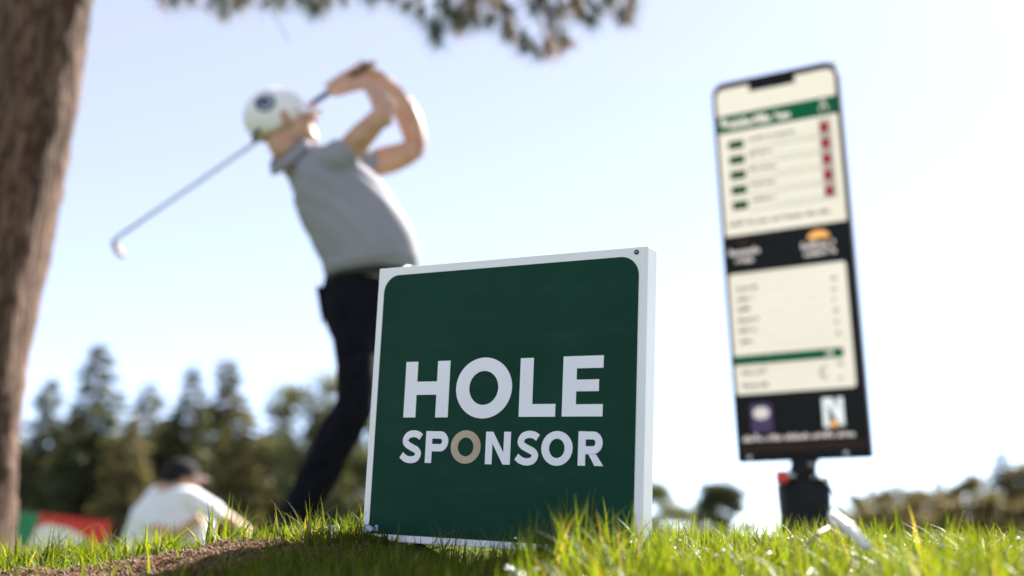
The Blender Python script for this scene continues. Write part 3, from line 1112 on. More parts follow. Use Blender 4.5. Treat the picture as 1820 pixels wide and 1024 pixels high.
    tag(club, 'steel golf club swung behind the golfer, its head at far left', 'golf club')
    ax = nrm(gb_ - ga)
    v, fc = tube_vf([ga - ax * .012, ga, ga + ax * .27, ga + ax * .275], [.009, .0145, .0115, .0075], 14)
    link('grip', mesh('grip', v, fc, True), M['rubber'], club)
    L = np.linalg.norm(gb_ - ga)
    v, fc = tube_vf([ga + ax * .27, ga + ax * L * .6, gb_], [.0082, .0072, .0062], 12)
    link('shaft', mesh('shaft', v, fc, True), M['graphite'], club)
    v, fc = tube_vf([ga + ax * .27, ga + ax * .285], [.0135, .010], 12)
    link('ferrule', mesh('ferrule', v, fc, True), mat('ferrule_red', (.45, .02, .015), .4), club)
    # iron head: hosel and blade
    hs = P(203, 432, 4.28)
    toe = P(216, 455, 4.26)
    v1 = tube_vf([gb_ - ax * .035, gb_, hs + np.array([0, 0, -.004])], [.0078, .0085, .0095], 12)
    link('hosel', mesh('hosel', *v1, True), M['graphite'], club)
    d = nrm(toe - hs)
    nn = nrm(np.cross(d, [0, 1, 0]))
    dep = np.array([0.25, 1.0, 0.1])
    dep = nrm(dep - d * (dep @ d))
    secs = [(0.0, .012, .010), (.02, .018, .011), (.045, .027, .011), (.065, .03, .010), (.075, .022, .008)]
    C = [hs + d * (t - .004) for t, _, _ in secs]
    v, fc = loft3(C, [a for _, _, a in secs], [b for _, b, _ in secs], 16, side=dep)
    link('club_head', mesh('club_head', v, fc, True), noisy(mat('club_face', (.1, .07, .045), .6, 0.0, .2), 60, (.05, .035, .025), (.16, .11, .07)), club)
make_golfer()

# ---- the crouching man behind
def make_croucher():
    Y = 7.3
    b = P(310, 1060, Y)
    g = gz(b[0], b[1])
    root = empty('person', (b[0], b[1], g))
    tag(root, 'man in white shirt and dark cap crouching in the grass by the banner', 'person')
    h = nrm((-.12, .12, .97))
    f = np.array([.84, .5, -.1])
    f = nrm(f - h * (f @ h))
    r = np.cross(f, h)
    hc = P(324, 853, Y + .02)
    parts, at = head_parts(hc, h, f, r, 1.0)
    parts.append(loft3([at(0, -.03, -.04), at(0, -.04, -.1), P(306, 884, Y + .03)], [.056, .058, .08], [.056, .06, .08]))
    parts.append(loft([(305, 885, Y, 35, .13), (303, 940, Y, 45, .14), (305, 1000, Y + .05, 45, .15)]))
    parts.append(loft([(338, 882, Y - .08, 16), (368, 900, Y - .1, 13), (392, 916, Y - .06, 11.5), (410, 926, Y, 10.5), (424, 935, Y + .04, 8.5), (434, 942, Y + .06, 9), (440, 952, Y + .07, 7)]))
    for k in range(4):
        parts.append(loft([(432 + k * 2, 940 + k * 1.2, Y + .02 + .018 * k, 3.2), (441 + k * 1.4, 949, Y + .02 + .02 * k, 2.9), (444 + k, 958 - k, Y + .03 + .02 * k, 2.3)], 10))
    parts.append(loft([(430, 940, Y + .03, 4), (428, 950, Y + .0, 3.2), (433, 957, Y, 2.4)], 10))
    parts.append(loft([(262, 900, Y - .1, 16), (270, 935, Y - .2, 12), (310, 952, Y - .27, 11), (342, 930, Y - .3, 9), (352, 922, Y - .3, 9)]))
    for k in range(4):
        parts.append(loft([(350 + k, 918 + k * 4, Y - .31, 3), (357 + k, 922 + k * 3, Y - .33, 2.8), (358, 929 + k * 2, Y - .35, 2.2)], 10))
    for s_ in (-.14, .14):
        parts.append(loft([(300, 995, Y + s_, 26), (345, 1010, Y + s_ - .05, 21), (372, 1012, Y + s_ - .06, 18), (350, 1050, Y + s_, 15), (322, 1082, Y + s_, 12)]))
    melt('body', parts, .011, 3, M['skin'], root)
    white = noisy(mat('shirt_white', (.74, .75, .78), .85, spec=.2), 20, (.7, .72, .78), (.77, .79, .86), .2, 300, dist=.002)
    def folds(co):
        return .010 * np.sin(co[:, 2] * 26 + 3 * np.sin(co[:, 0] * 11) + co[:, 0] * 14) * .7
    sp = [loft([(306, 1005, Y + .03, 66, .2), (302, 975, Y, 72, .21), (300, 940, Y - .01, 73, .21), (299, 905, Y, 57, .2), (301, 882, Y + .02, 36, .14), (307, 868, Y + .02, 22, .09)], 26),
          loft([(315, 892, Y - .05, 26, .1), (345, 890, Y - .09, 20, .09), (372, 902, Y - .1, 17, .07), (386, 911, Y - .08, 16, .065)]),
          loft([(280, 895, Y - .05, 26, .1), (258, 912, Y - .13, 20, .08), (268, 934, Y - .2, 17, .07)])]
    sh = melt('shirt', sp, .013, 4, white, root, folds)
    pts = [at(.062 * math.cos(t), -.035 + .062 * math.sin(t), -.108) for t in np.linspace(0, 2 * math.pi, 17)]
    v, fc = tube_vf(pts, [.016] * 17, 8)
    link('collar', mesh('collar', v, fc, True), white, sh)
    tp = [loft([(306, 985, Y + .02, 60, .2), (305, 1015, Y + .02, 55, .2)], 22)]
    for s_ in (-.14, .14):
        tp.append(loft([(305, 1005, Y + s_, 32, .1), (345, 1012, Y + s_ - .05, 25, .09), (371, 1016, Y + s_ - .06, 21, .08), (350, 1052, Y + s_, 18, .07), (320, 1085, Y + s_, 15, .06)]))
    melt('trousers', tp, .014, 3, M['navy'], root)
    for s_ in (-.14, .14):
        c = P(325, 1085, Y + s_)
        zz = gz(c[0], c[1])
        v, fc = loft3([(c[0] - .08, c[1], zz + .05), (c[0] + .05, c[1], zz + .05), (c[0] + .2, c[1], zz + .035)], [.045, .05, .035], [.05, .05, .03], 14, side=(0, 0, 1))
        link('shoe', mesh('shoe', v, fc, True), M['shoe'], root)
    dark = noisy(mat('cap_dark', (.02, .018, .022), .85, spec=.1), 30, (.012, .011, .014), (.026, .023, .027))
    make_cap(hc, h, f, r, 1.06, dark, root, brim_m=mat('cap_brim', (.16, .11, .1), .8, spec=.1))
make_croucher()

# ------------------------------------------------------------------ the banner board behind
def make_banner():
    Y = 8.0
    a, b = P(-40, 899, Y), P(197, 927, Y + .3)
    az, bz = gz(a[0], a[1]), gz(b[0], b[1])
    root = empty('banner_board', ((a[0] + b[0]) / 2, (a[1] + b[1]) / 2, min(az, bz)))
    tag(root, 'low green, white and red banner board at far left behind the grass', 'banner')
    mats = {'g': mat('banner_green', (.01, .2, .09), .6), 'r': mat('banner_red', (.55, .03, .02), .6), 'w': mat('banner_white', (.75, .72, .7), .6)}
    ex = nrm(np.array([b[0] - a[0], b[1] - a[1], 0]))
    L = math.hypot(b[0] - a[0], b[1] - a[1])
    nn = np.array([ex[1], -ex[0], 0])                # towards the viewer
    def pt(s, t, off):
        top = a[2] + (b[2] - a[2]) * s / L
        return np.array([a[0], a[1], 0]) + ex * s + nn * off + np.array([0, 0, top - (1 - t) * .42])
    def slab(name, poly, o0, o1, m):
        n = len(poly)
        V = [pt(s, t, o1) for s, t in poly] + [pt(s, t, o0) for s, t in poly]
        Fc = [tuple(range(n)), tuple(range(2 * n - 1, n - 1, -1))] + [(i, i + n, (i + 1) % n + n, (i + 1) % n) for i in range(n)]
        me = mesh(name, V, Fc)
        bm = bmesh.new(); bm.from_mesh(me); bmesh.ops.recalc_face_normals(bm, faces=bm.faces); bm.to_mesh(me); bm.free()
        return link(name, me, m, root)
    slab('board', [(0, 0), (L, 0), (L, 1), (0, 1)], -.03, 0, mats['r'])
    x1 = L * .47
    slab('green_field', [(.004, .01), (x1 - .13, .01), (x1, .99), (.004, .99)], .0005, .004, mats['g'])
    slab('white_field', [(x1 - .125, .01), (L * .94, .01), (L * .91, .5), (L * .78, .72), (x1 + .2, .8), (x1 + .04, .84), (x1 - .022, .75)], .0005, .004, mats['w'])
    for s in (.15, L - .15):
        p = pt(s, 0, -.015)
        q = pt(s, 0, -.015).copy(); q[2] = gz(p[0], p[1]) - .03
        v, fc = tube_vf([p + np.array([0, 0, .05]), q], [.014, .014], 8)
        link('leg', mesh('leg', v, fc), M['dark_metal'], root)
make_banner()

# ------------------------------------------------------------------ trees
def bark_mat():
    m = mat('pine_bark', (.14, .08, .055), .9, spec=.2)
    nt = m.node_tree
    b = nt.nodes['Principled BSDF']
    tc = nt.nodes.new('ShaderNodeTexCoord')
    mp = nt.nodes.new('ShaderNodeMapping')
    mp.inputs['Scale'].default_value = (1, 1, .16)
    nt.links.new(tc.outputs['Object'], mp.inputs['Vector'])
    vo = nt.nodes.new('ShaderNodeTexVoronoi')
    vo.feature = 'DISTANCE_TO_EDGE'
    vo.inputs['Scale'].default_value = 22
    nz = nt.nodes.new('ShaderNodeTexNoise')
    nz.inputs['Scale'].default_value = 9
    nz.inputs['Detail'].default_value = 7
    nt.links.new(mp.outputs['Vector'], nz.inputs['Vector'])
    ad = nt.nodes.new('ShaderNodeMix')
    ad.data_type = 'RGBA'
    ad.inputs['Factor'].default_value = .3
    nt.links.new(mp.outputs['Vector'], ad.inputs['A'])
    nt.links.new(nz.outputs['Color'], ad.inputs['B'])
    nt.links.new(ad.outputs['Result'], vo.inputs['Vector'])
    r = nt.nodes.new('ShaderNodeValToRGB')
    r.color_ramp.elements[0].position = 0.02
    r.color_ramp.elements[1].position = 0.35
    r.color_ramp.elements[0].color = (.05, .028, .02, 1)
    r.color_ramp.elements[1].color = (.175, .115, .088, 1)
    e = r.color_ramp.elements.new(.14)
    e.color = (.125, .077, .057, 1)
    nt.links.new(vo.outputs['Distance'], r.inputs['Fac'])
    mx = nt.nodes.new('ShaderNodeMix')
    mx.data_type = 'RGBA'
    mx.blend_type = 'MULTIPLY'
    mx.inputs['Factor'].default_value = .7
    nt.links.new(r.outputs['Color'], mx.inputs['A'])
    r2 = nt.nodes.new('ShaderNodeValToRGB')
    r2.color_ramp.elements[0].color = (.45, .42, .4, 1)
    r2.color_ramp.elements[1].color = (1.2, 1.1, 1.05, 1)
    r2.color_ramp.elements[0].position = .3
    r2.color_ramp.elements[1].position = .7
    nt.links.new(nz.outputs['Fac'], r2.inputs['Fac'])
    nt.links.new(r2.outputs['Color'], mx.inputs['B'])
    nt.links.new(mx.outputs['Result'], b.inputs['Base Color'])
    bp = nt.nodes.new('ShaderNodeBump')
    bp.inputs['Strength'].default_value = .8
    bp.inputs['Distance'].default_value = .02
    nt.links.new(vo.outputs['Distance'], bp.inputs['Height'])
    nt.links.new(bp.outputs['Normal'], b.inputs['Normal'])
    return m
M['bark'] = bark_mat()
M['twig'] = noisy(mat('twig', (.12, .075, .05), .9), 40, (.08, .05, .035), (.16, .1, .07))
M['needle'] = leaf_mat('pine_needle', 'tint', trans=.18, rough=.6, spec=.2, gain=(1.5, 1.4, .7))
M['spruce'] = leaf_mat('spruce_needle', 'tint', trans=.22, rough=.6, spec=.2, gain=(1.4, 1.3, .7))
M['leaf'] = leaf_mat('broad_leaf', 'tint', trans=.35, rough=.55, spec=.25, gain=(1.5, 1.4, .7))

def needle_tufts(name, tips, m, per=46, length=.075, width=.0022, cols=((.03, .05, .02), (.16, .085, .03)), brown=.25, rng=RNG):
    """tips: list of (point, direction). Each tuft is a spray of thin needles"""
    V, T, C = [], [], []
    base = 0
    for p, d in tips:
        p = np.asarray(p, float)
        d = nrm(d)
        n = per
        dirs = rng.normal(size=(n, 3))
        dirs /= np.linalg.norm(dirs, axis=1)[:, None]
        dirs = dirs * .9 + d * .75
        dirs /= np.linalg.norm(dirs, axis=1)[:, None]
        st = p - d * rng.uniform(0, .09, n)[:, None]
        ln = length * rng.uniform(.6, 1.15, n)
        sd = np.cross(dirs, rng.normal(size=(n, 3)))
        sd /= np.linalg.norm(sd, axis=1)[:, None]
        en = st + dirs * ln[:, None]
        v = np.stack([st - sd * width, st + sd * width, en], 1).reshape(-1, 3)
        V.append(v)
        T.append(np.arange(n * 3).reshape(-1, 3) + base)
        base += n * 3
        c = np.array(cols[1] if rng.random() < brown else cols[0]) * rng.uniform(.7, 1.4)
        C.append(np.repeat(np.concatenate([c, [1]])[None], n * 3, 0))
    me = fast_mesh(name, np.concatenate(V), np.concatenate(T))
    add_color(me, 'tint', np.concatenate(C))
    me.materials.append(m)
    return me

def make_near_pine():
    Y = 4.45
    base = P(-66, 1010, Y)
    base[2] = gz(base[0], base[1]) - .1
    root = empty('pine_tree', (base[0], base[1], base[2] + .1))
    tag(root, 'large pine with leaning brown trunk at the left edge, its boughs hanging overhead', 'tree')
    mid = [(-60, 930, 76), (-53, 800, 78), (-36, 640, 80), (-4, 460, 84), (30, 280, 84), (62, 120, 82), (84, 0, 80)]
    C = [base] + [P(u, v, Y) for u, v, _ in mid]
    R = [86 * px(Y)] + [q * px(Y) for _, _, q in mid]
    d = nrm(C[-1] - C[-2])
    top = C[-1]
    for k in range(1, 7):
        C.append(top + d * .8 * k + np.array([-.03 * k * k, .02 * k, 0]))
        R.append(R[7] * (1 - .12 * k))
    V, Fc = [], []
    n = 40
    # dense rings with plated relief
    Cn, Rn = [], []
    for i in range(len(C) - 1):
        for s in np.linspace(0, 1, 10, endpoint=False):
            Cn.append(C[i] * (1 - s) + C[i + 1] * s)
            Rn.append(R[i] * (1 - s) + R[i + 1] * s)
    for i, (c, rr) in enumerate(zip(Cn, Rn)):
        th = np.arange(n) / n * 2 * math.pi
        rel = 1 + .04 * np.sin(3 * th + i * .13) + .035 * np.sin(9 * th + 2.3 * np.sin(i * .31)) * np.sin(i * .55 + 2 * np.sin(th * 4)) + RNG.normal(0, .014, n)
        for k in range(n):
            V.append(c + np.array([math.cos(th[k]), math.sin(th[k]), 0]) * rr * rel[k])
    for i in range(len(Cn) - 1):
        for k in range(n):
            Fc.append((i * n + k, i * n + (k + 1) % n, (i + 1) * n + (k + 1) % n, (i + 1) * n + k))
    tr = link('trunk', mesh('trunk', V, Fc, True), M['bark'], root)
    # the bough that hangs into view
    tips = []
    def bough(pts, rad, sub):
        v, f = tube_vf(pts, rad, 8)
        link('limb', mesh('limb', v, f, True), M['twig'], root)
        return pts
    Yb = 4.7
    main = [top + d * .55, P(200, -130, 4.55), P(420, -50, Yb), P(640, -40, Yb), P(860, -25, Yb), P(1020, -30, Yb + .1), P(1150, -70, Yb + .1)]
    bough(main, [.06, .05, .04, .032, .026, .018, .008], 0)
    rs = random.Random(4)
    # (root u,v) -> tips on drooping twigs, as they hang in the view
    sprays = [((300, -80), [(285, 4), (310, 8), (340, 2)]), ((400, -55), [(372, 10), (395, 28), (415, 22), (440, 8)]),
              ((520, -45), [(470, 8), (498, 12), (532, 6), (560, 16)]), ((600, -42), [(585, 14), (560, 26), (612, 4)]), ((680, -38), [(655, 2), (700, -4)]),
              ((780, -30), [(722, 14), (750, 40), (768, 66), (776, 82), (800, 30), (785, 12)]),
              ((830, -28), [(805, 40), (822, 52), (835, 30), (815, 62), (842, 14), (850, 48)]),
              ((880, -26), [(868, 36), (895, 66), (912, 72), (935, 92), (960, 100), (880, 14), (908, 22)]),
              ((950, -26), [(952, 26), (975, 96), (1000, 90), (1008, 82), (980, 44), (1000, 30), (965, 12)]),
              ((1040, -35), [(1030, 30), (1050, 46), (1062, 24), (1020, 10)]), ((1110, -55), [(1085, 14), (1100, 34), (1112, 44), (1125, 8), (1075, 4)]),
              ((480, -48), [(440, -18), (520, -20)]), ((700, -36), [(640, -24), (740, -22), (690, -14)]), ((900, -26), [(860, -14), (930, -16), (990, -14), (1060, -24)])]
    twigs = []
    for (ru, rv), ts in sprays:
        a = P(ru, rv, Yb + rs.uniform(-.04, .06))
        for (u, w) in ts:
            e = P(u, w, Yb + rs.uniform(-.22, .3))
            m1 = (a + e) / 2 + np.array([rs.uniform(-.04, .04), rs.uniform(-.05, .05), rs.uniform(-.01, .06)])
            twigs.append(tube_vf([a, m1, e], [.008, .005, .003], 5))
            tips.append((e, e - m1))
            tips.append((e * .8 + m1 * .2 + np.array([rs.uniform(-.03, .03), 0, rs.uniform(-.02, .02)]), e - m1))
    # more boughs above the view
    for k in range(16):
        t = rs.uniform(.3, 4.6)
        s0 = top + d * t + np.array([-.03 * (t / .8) ** 2, 0, 0])
        an = rs.uniform(0, 6.28)
        ln = rs.uniform(1.0, 1.9) * (1 - t / 8)
        if t < 1.6 and math.sin(an) < .3:
            t = 2.2
            s0 = top + d * t
        dr = np.array([math.cos(an), math.sin(an), .25])
        pts = [s0, s0 + dr * ln * .5 + np.array([0, 0, .05]), s0 + dr * ln]
        bough(pts, [.035, .024, .01], 0)
        for j in range(11):
            q = s0 + dr * ln * rs.uniform(.45, 1.0)
            e = q + np.array([rs.uniform(-.3, .3), rs.uniform(-.3, .3), rs.uniform(-.05, .25)])
            twigs.append(tube_vf([q, (q + e) / 2, e], [.007, .005, .003], 5))
            tips.append((e, e - q))
            tips.append(((q + e) / 2, e - q))
    v, f = join_vf(twigs)
    tw = link('twigs', mesh('twigs', v, f, True), M['twig'], root)
    tag(tw, kind='stuff')
    cr = link('crown', needle_tufts('crown', tips, M['needle'], 70, .1, .0017, ((.035, .055, .022), (.2, .12, .045)), .22), None, root)
    tag(cr, kind='stuff')
    # thin dead twig hanging free
    pts = [P(470, -50, 4.1), P(484, 10, 4.1), P(498, 45, 4.1), P(514, 74, 4.1)]
    v, f = tube_vf(pts, [.004, .0035, .003, .0025], 6)
    link('dead_twig', mesh('dead_twig', v, f, True), noisy(mat('grey_twig', (.42, .42, .44), .9), 30, (.36, .36, .38), (.5, .5, .52)), root)
make_near_pine()

def spruce_meshes(seed, hh=9.0, rad=1.9, col=((.065, .082, .05), (.14, .14, .078)), bare=.1, dens=1.0):
    rng = np.random.default_rng(seed)
    V, T, C = [], [], []
    base = 0
    z = hh * bare
    trunks = [tube_vf([(0, 0, -.4), (rng.uniform(-.05, .05), 0, hh * .5), (0, 0, hh * .98)], [hh * .016, hh * .01, .015], 8)]
    while z < hh:
        k = 1 - z / hh
        R = rad * (k ** .8) * rng.uniform(.75, 1.15) + .2
        for b in range(int(5 + 4 * k)):
            an = rng.uniform(0, 6.283)
            L = R * rng.uniform(.6, 1.15)
            if rng.random() < .12:
                L *= .4
            d = np.array([math.cos(an), math.sin(an), 0])
            s0 = np.array([0, 0, z + rng.uniform(-.1, .1)])
            tip = s0 + d * L + np.array([0, 0, -.22 * L + .12 * L * rng.uniform(-1, 1)])
            if L > .35:
                trunks.append(tube_vf([s0, (s0 + tip) / 2 + np.array([0, 0, .05 * L]), tip], [.022 * L / rad + .006, .012, .004], 4, False))
            n = max(9, int(60 * L / rad * dens))
            t = rng.uniform(.1, 1.05, n) ** .8
            side = np.array([-d[1], d[0], 0])
            pos = s0 + (tip - s0) * t[:, None] + side * (rng.normal(0, .16, n) * L * (1.1 - .7 * t))[:, None] + np.array([0, 0, 1.0]) * (rng.normal(-.04, .07, n) * (.4 + .6 * L))[:, None]
            sz = rng.uniform(.10, .22, n) * (.75 + .25 * min(1, L))
            dr = d * .8 + side * rng.normal(0, .6, n)[:, None] + np.array([0, 0, 1.0]) * rng.normal(-.25, .3, n)[:, None]
            dr /= np.linalg.norm(dr, axis=1)[:, None]
            w = np.cross(dr, rng.normal(size=(n, 3)))
            w /= np.linalg.norm(w, axis=1)[:, None]
            v = np.stack([pos - w * (sz * .45)[:, None], pos + w * (sz * .45)[:, None], pos + dr * (sz * 1.9)[:, None]], 1).reshape(-1, 3)
            V.append(v)
            T.append(np.arange(n * 3).reshape(-1, 3) + base)
            base += n * 3
            m_ = rng.random(n)[:, None]
            c = (np.array(col[0]) * (1 - m_) + np.array(col[1]) * m_) * rng.uniform(.75, 1.25)
            C.append(np.repeat(np.concatenate([c, np.ones((n, 1))], 1), 3, 0))
        z += hh * rng.uniform(.022, .04)
    cm = fast_mesh('crown', np.concatenate(V), np.concatenate(T))
    add_color(cm, 'tint', np.concatenate(C))
    cm.materials.append(M['spruce'])
    v, f = join_vf(trunks)
    tm = mesh('trunk', v, f, True)
    tm.materials.append(M['twig'])
    return tm, cm

def broadleaf_meshes(seed, hh=7.0, rad=2.2, col=((.06, .065, .02), (.15, .12, .04)), n_leaf=5200, bare=.2, leaf=.11, full=False, ncl=26):
    rng = np.random.default_rng(seed)
    trunks = [tube_vf([(0, 0, -.4), (.05, .03, hh * .3), (rng.uniform(-.15, .15), .1, hh * .62), (rng.uniform(-.2, .2), 0, hh * .92)], [hh * .022, hh * .017, hh * .01, .015], 8)]
    cl = []
    for k in range(ncl):
        z = hh * rng.uniform(bare + .08, .97)
        k2 = math.sin(math.pi * min(1, max(0.08, (z / hh - bare) / (1.04 - bare)))) ** .65
        if full and z < hh * .6:
            k2 = max(k2, .85)
        an = rng.uniform(0, 6.283)
        rr = rad * k2 * rng.uniform(.3, .85)
        c = np.array([math.cos(an) * rr, math.sin(an) * rr, z])
        s = rad * rng.uniform(.2, .38)
        cl.append((c, s))
        z0 = max(hh * .15, z - rr * .9)
        st = np.array([0, 0, z0])
        trunks.append(tube_vf([st, (st + c) / 2 + np.array([0, 0, -.05]), c], [hh * .007, hh * .004, .008], 5, False))
    V, T, C = [], [], []
    base = 0
    for c, s in cl:
        n = int(n_leaf / len(cl))
        q = rng.normal(size=(n, 3))
        q /= np.linalg.norm(q, axis=1)[:, None]
        pos = c + q * (s * rng.uniform(.15, 1.15, n) ** .6)[:, None] * np.array([1.1, 1.1, .8])
        a = rng.normal(size=(n, 3)); a /= np.linalg.norm(a, axis=1)[:, None]
        b = np.cross(a, rng.normal(size=(n, 3))); b /= np.linalg.norm(b, axis=1)[:, None]
        sz = leaf * rng.uniform(.6, 1.4, n)
        v = np.stack([pos - a * sz[:, None], pos - b * (sz * .55)[:, None], pos + a * sz[:, None], pos + b * (sz * .55)[:, None]], 1).reshape(-1, 3)
        V.append(v)
        i = np.arange(n)[:, None] * 4 + base
        T.append(np.concatenate([i + np.array([[0, 1, 2]]), i + np.array([[0, 2, 3]])]))
        base += n * 4
        m_ = rng.random(n)[:, None]
        cc = (np.array(col[0]) * (1 - m_) + np.array(col[1]) * m_) * rng.uniform(.7, 1.3)
        C.append(np.repeat(np.concatenate([cc, np.ones((n, 1))], 1), 4, 0))
    cm = fast_mesh('crown', np.concatenate(V), np.concatenate(T))
    add_color(cm, 'tint', np.concatenate(C))
    cm.materials.append(M['leaf'])
    v, f = join_vf(trunks)
    tm = mesh('trunk', v, f, True)
    tm.materials.append(M['twig'])
    return tm, cm

def plant_tree(name, meshes, u, vtop, Y, native_h, label, rot=0, group=None, widen=1.0):
    top = P(u, vtop, Y)
    g = gz(top[0], top[1])
    s = (top[2] - g) / native_h
    o = empty(name, (top[0], top[1], g))
    o.rotation_euler = (0, 0, rot)
    o.scale = (s * widen, s * widen, s)
    link('trunk', meshes[0], None, o, True)
    link('crown', meshes[1], None, o, True)
    tag(o, label, 'tree', group)
    return o

SP = [spruce_meshes(k, 9.0, (1.55, 1.9, 2.2)[k % 3], dens=1.35) for k in range(4)]
SPO = [spruce_meshes(70 + k, 9.0, (2.7, 2.3)[k], col=((.1, .098, .045), (.25, .2, .095)), bare=.02, dens=1.8) for k in range(2)]
SPG = [spruce_meshes(80 + k, 9.0, 2.3, col=((.07, .09, .045), (.16, .16, .075)), bare=.02, dens=1.6) for k in range(2)]
OLIVE = [broadleaf_meshes(20, 7.0, 2.3, col=((.07, .066, .022), (.17, .13, .05)), n_leaf=7500, bare=.08)]
DARK = [broadleaf_meshes(30 + k, 6.0, 2.5, col=((.065, .085, .045), (.14, .145, .07)), n_leaf=7500, bare=.02) for k in range(2)]
PALE = broadleaf_meshes(41, 7.0, 2.0, col=((.07, .085, .05), (.13, .14, .08)), n_leaf=3000, bare=.15)
G1 = 'trees behind the golfer and the crouching man'
left = [
    ('spruce_tree', SP[0], 92, 668, 46, 'narrow dark spruce nearest the pine trunk at far left', .3, 1.0),
    ('spruce_tree', SP[1], 182, 612, 44, 'tallest dark spruce left of the crouching man', 1.2, 1.05),
    ('spruce_tree', SP[2], 268, 676, 47, 'spruce of middling height just right of the tallest one', 2.0, 1.0),
    ('spruce_tree', SP[3], 342, 652, 45, 'dark spruce above the cap of the crouching man', 2.9, 1.0),
    ('spruce_tree', SP[0], 406, 632, 48, 'slim tall spruce rising behind the olive tree', 4.0, .95),
    ('spruce_tree', SPO[0], 428, 700, 39, 'broad olive brown conifer in front of the slim spruce', .5, .9),
    ('broadleaf_tree', PALE, 560, 664, 42, 'pale thin-leaved tree just left of the golfer\'s legs', 1.9, .95),
    ('spruce_tree', SPO[1], 236, 735, 40, 'low olive conifer between the tallest and middling spruces', 2.2, .9),
    ('spruce_tree', SPG[0], 134, 728, 45, 'green conifer filling the gap right of the narrow dark spruce', 2.6, 1.0),
    ('spruce_tree', SPG[1], 306, 728, 46, 'green conifer between the middling spruce and the one above the cap', 1.6, 1.0),
    ('spruce_tree', SPG[0], 376, 716, 47, 'green conifer left of the slim tall spruce', 5.2, 1.0),
    ('spruce_tree', SPG[1], 490, 760, 44, 'low green conifer right of the broad olive one', 4.2, 1.1),
    ('spruce_tree', SPG[0], 590, 760, 46, 'low green conifer behind the golfer\'s knee', 3.2, 1.1),
    ('broadleaf_tree', DARK[0], 640, 730, 43, 'dark round tree behind the golfer\'s bent leg', .9, 1.1),
    ('spruce_tree', SP[2], 22, 720, 48, 'dark spruce mostly hidden behind the pine trunk', .9, 1.1),
    ('spruce_tree', SP[1], 500, 715, 50, 'short dark spruce between the broad olive conifer and the pale tree', 3.3, 1.2),
    ('spruce_tree', SP[3], 720, 700, 52, 'spruce hidden behind the left part of the green sign', 1.1, 1.2),
]
for nm, ms, u, w, Y, lb, rot, wd in left:
    plant_tree(nm, ms, u, w, Y, 9.0 if nm == 'spruce_tree' else (6.0 if ms in DARK else 7.0), lb, rot, G1, wd * (1.25 if nm == 'spruce_tree' else 1.1))
low = [(60, 800, 36, 'dark bush at the foot of the trees behind the banner'), (150, 790, 36, 'dark bush left of the crouching man, above the banner\'s red end'),
       (225, 775, 37, 'dark bush directly left of the crouching man\'s back'), (305, 770, 36.5, 'dark bush directly behind the crouching man\'s head'),
       (385, 790, 37, 'dark bush above the crouching man\'s outstretched arm'), (465, 775, 36, 'dark bush between the outstretched arm and the golfer\'s shin'),
       (545, 790, 37, 'dark bush directly left of the golfer\'s shin'), (625, 780, 38, 'dark bush behind the golfer\'s shin')]
for k, (u, w, Y, lb) in enumerate(low):
    plant_tree('shrub', DARK[k % 2], u, w + 10, Y + 12, 6.0, lb, k * 1.3, 'dark bushes under the far trees', 1.35)
# right of the sign
ROUND = broadleaf_meshes(61, 6.0, 2.6, col=((.03, .04, .02), (.075, .075, .035)), n_leaf=14000, bare=-.05, leaf=.13, full=True, ncl=44)
for k, (nm, ms, nh, u, w, Y, lb, wd) in enumerate([
        ('broadleaf_tree', ROUND, 6.0, 1276, 862, 88, 'round dark tree alone between the sign and the scoreboard', 1.3),
        ('broadleaf_tree', DARK[0], 6.0, 1176, 862, 80, 'dark tree half hidden by the right edge of the sign', 1.4),
        ('broadleaf_tree', OLIVE[0], 7.0, 1232, 905, 95, 'small olive tree left of the round dark tree', 1.2)]):
    plant_tree(nm, ms, u, w, Y, nh, lb, k * 2.0, None, wd)
rr_ = random.Random(12)
BROWN = [broadleaf_meshes(50 + k, 7.0, 2.6, col=((.09, .088, .042), (.24, .185, .1)), n_leaf=5200, bare=-.05, leaf=.16, full=True, ncl=34) for k in range(2)]
ridge = [(1496, 912, 'b', 'leftmost brown tree of the ridge, nearest the scoreboard'), (1522, 889, 'b', 'rounded brown tree second from the ridge\'s left end'),
         (1546, 874, 's', 'leftmost small conifer of the right ridge'), (1570, 892, 'b', 'low brown tree right of the ridge\'s leftmost conifer'),
         (1596, 868, 's', 'second small conifer from the left on the right ridge'), (1624, 886, 'b', 'brown tree right of the second ridge conifer'),
         (1648, 880, 'b', 'brown tree left of the ridge\'s middle conifer'), (1668, 862, 's', 'middle small conifer of the right ridge'),
         (1696, 878, 'b', 'brown tree right of the ridge\'s middle conifer'), (1722, 866, 'b', 'taller brown tree halfway between middle and tallest conifer'),
         (1746, 858, 's', 'small conifer just left of the tallest ridge conifer'), (1779, 812, 's', 'tallest conifer on the far right ridge'),
         (1806, 852, 'b', 'brown tree just right of the tallest ridge conifer'), (1832, 846, 'b', 'brown tree cut by the right picture edge')]
for k, (u, w, kind, lb) in enumerate(ridge):
    if kind == 's':
        plant_tree('spruce_tree', SP[k % 4], u, w - 12, 140, 9.0, lb, k, 'conifers on the right ridge', 1.7)
    else:
        plant_tree('broadleaf_tree', BROWN[k % 2], u, w - 12 + rr_.uniform(-10, 8), 132 + rr_.uniform(-6, 6), 7.0, lb, k, 'brown trees on the right ridge', .95)
for k in range(12):
    plant_tree('shrub', (BROWN + [OLIVE[0]])[k % 3], 1508 + k * 29 + rr_.uniform(-6, 6), 912 - k * 2.2 + rr_.uniform(-18, 14), 108, 7.0, 'low brown bush in the belt at the foot of the right ridge', k * .8, 'low bushes below the right ridge', 1.3)

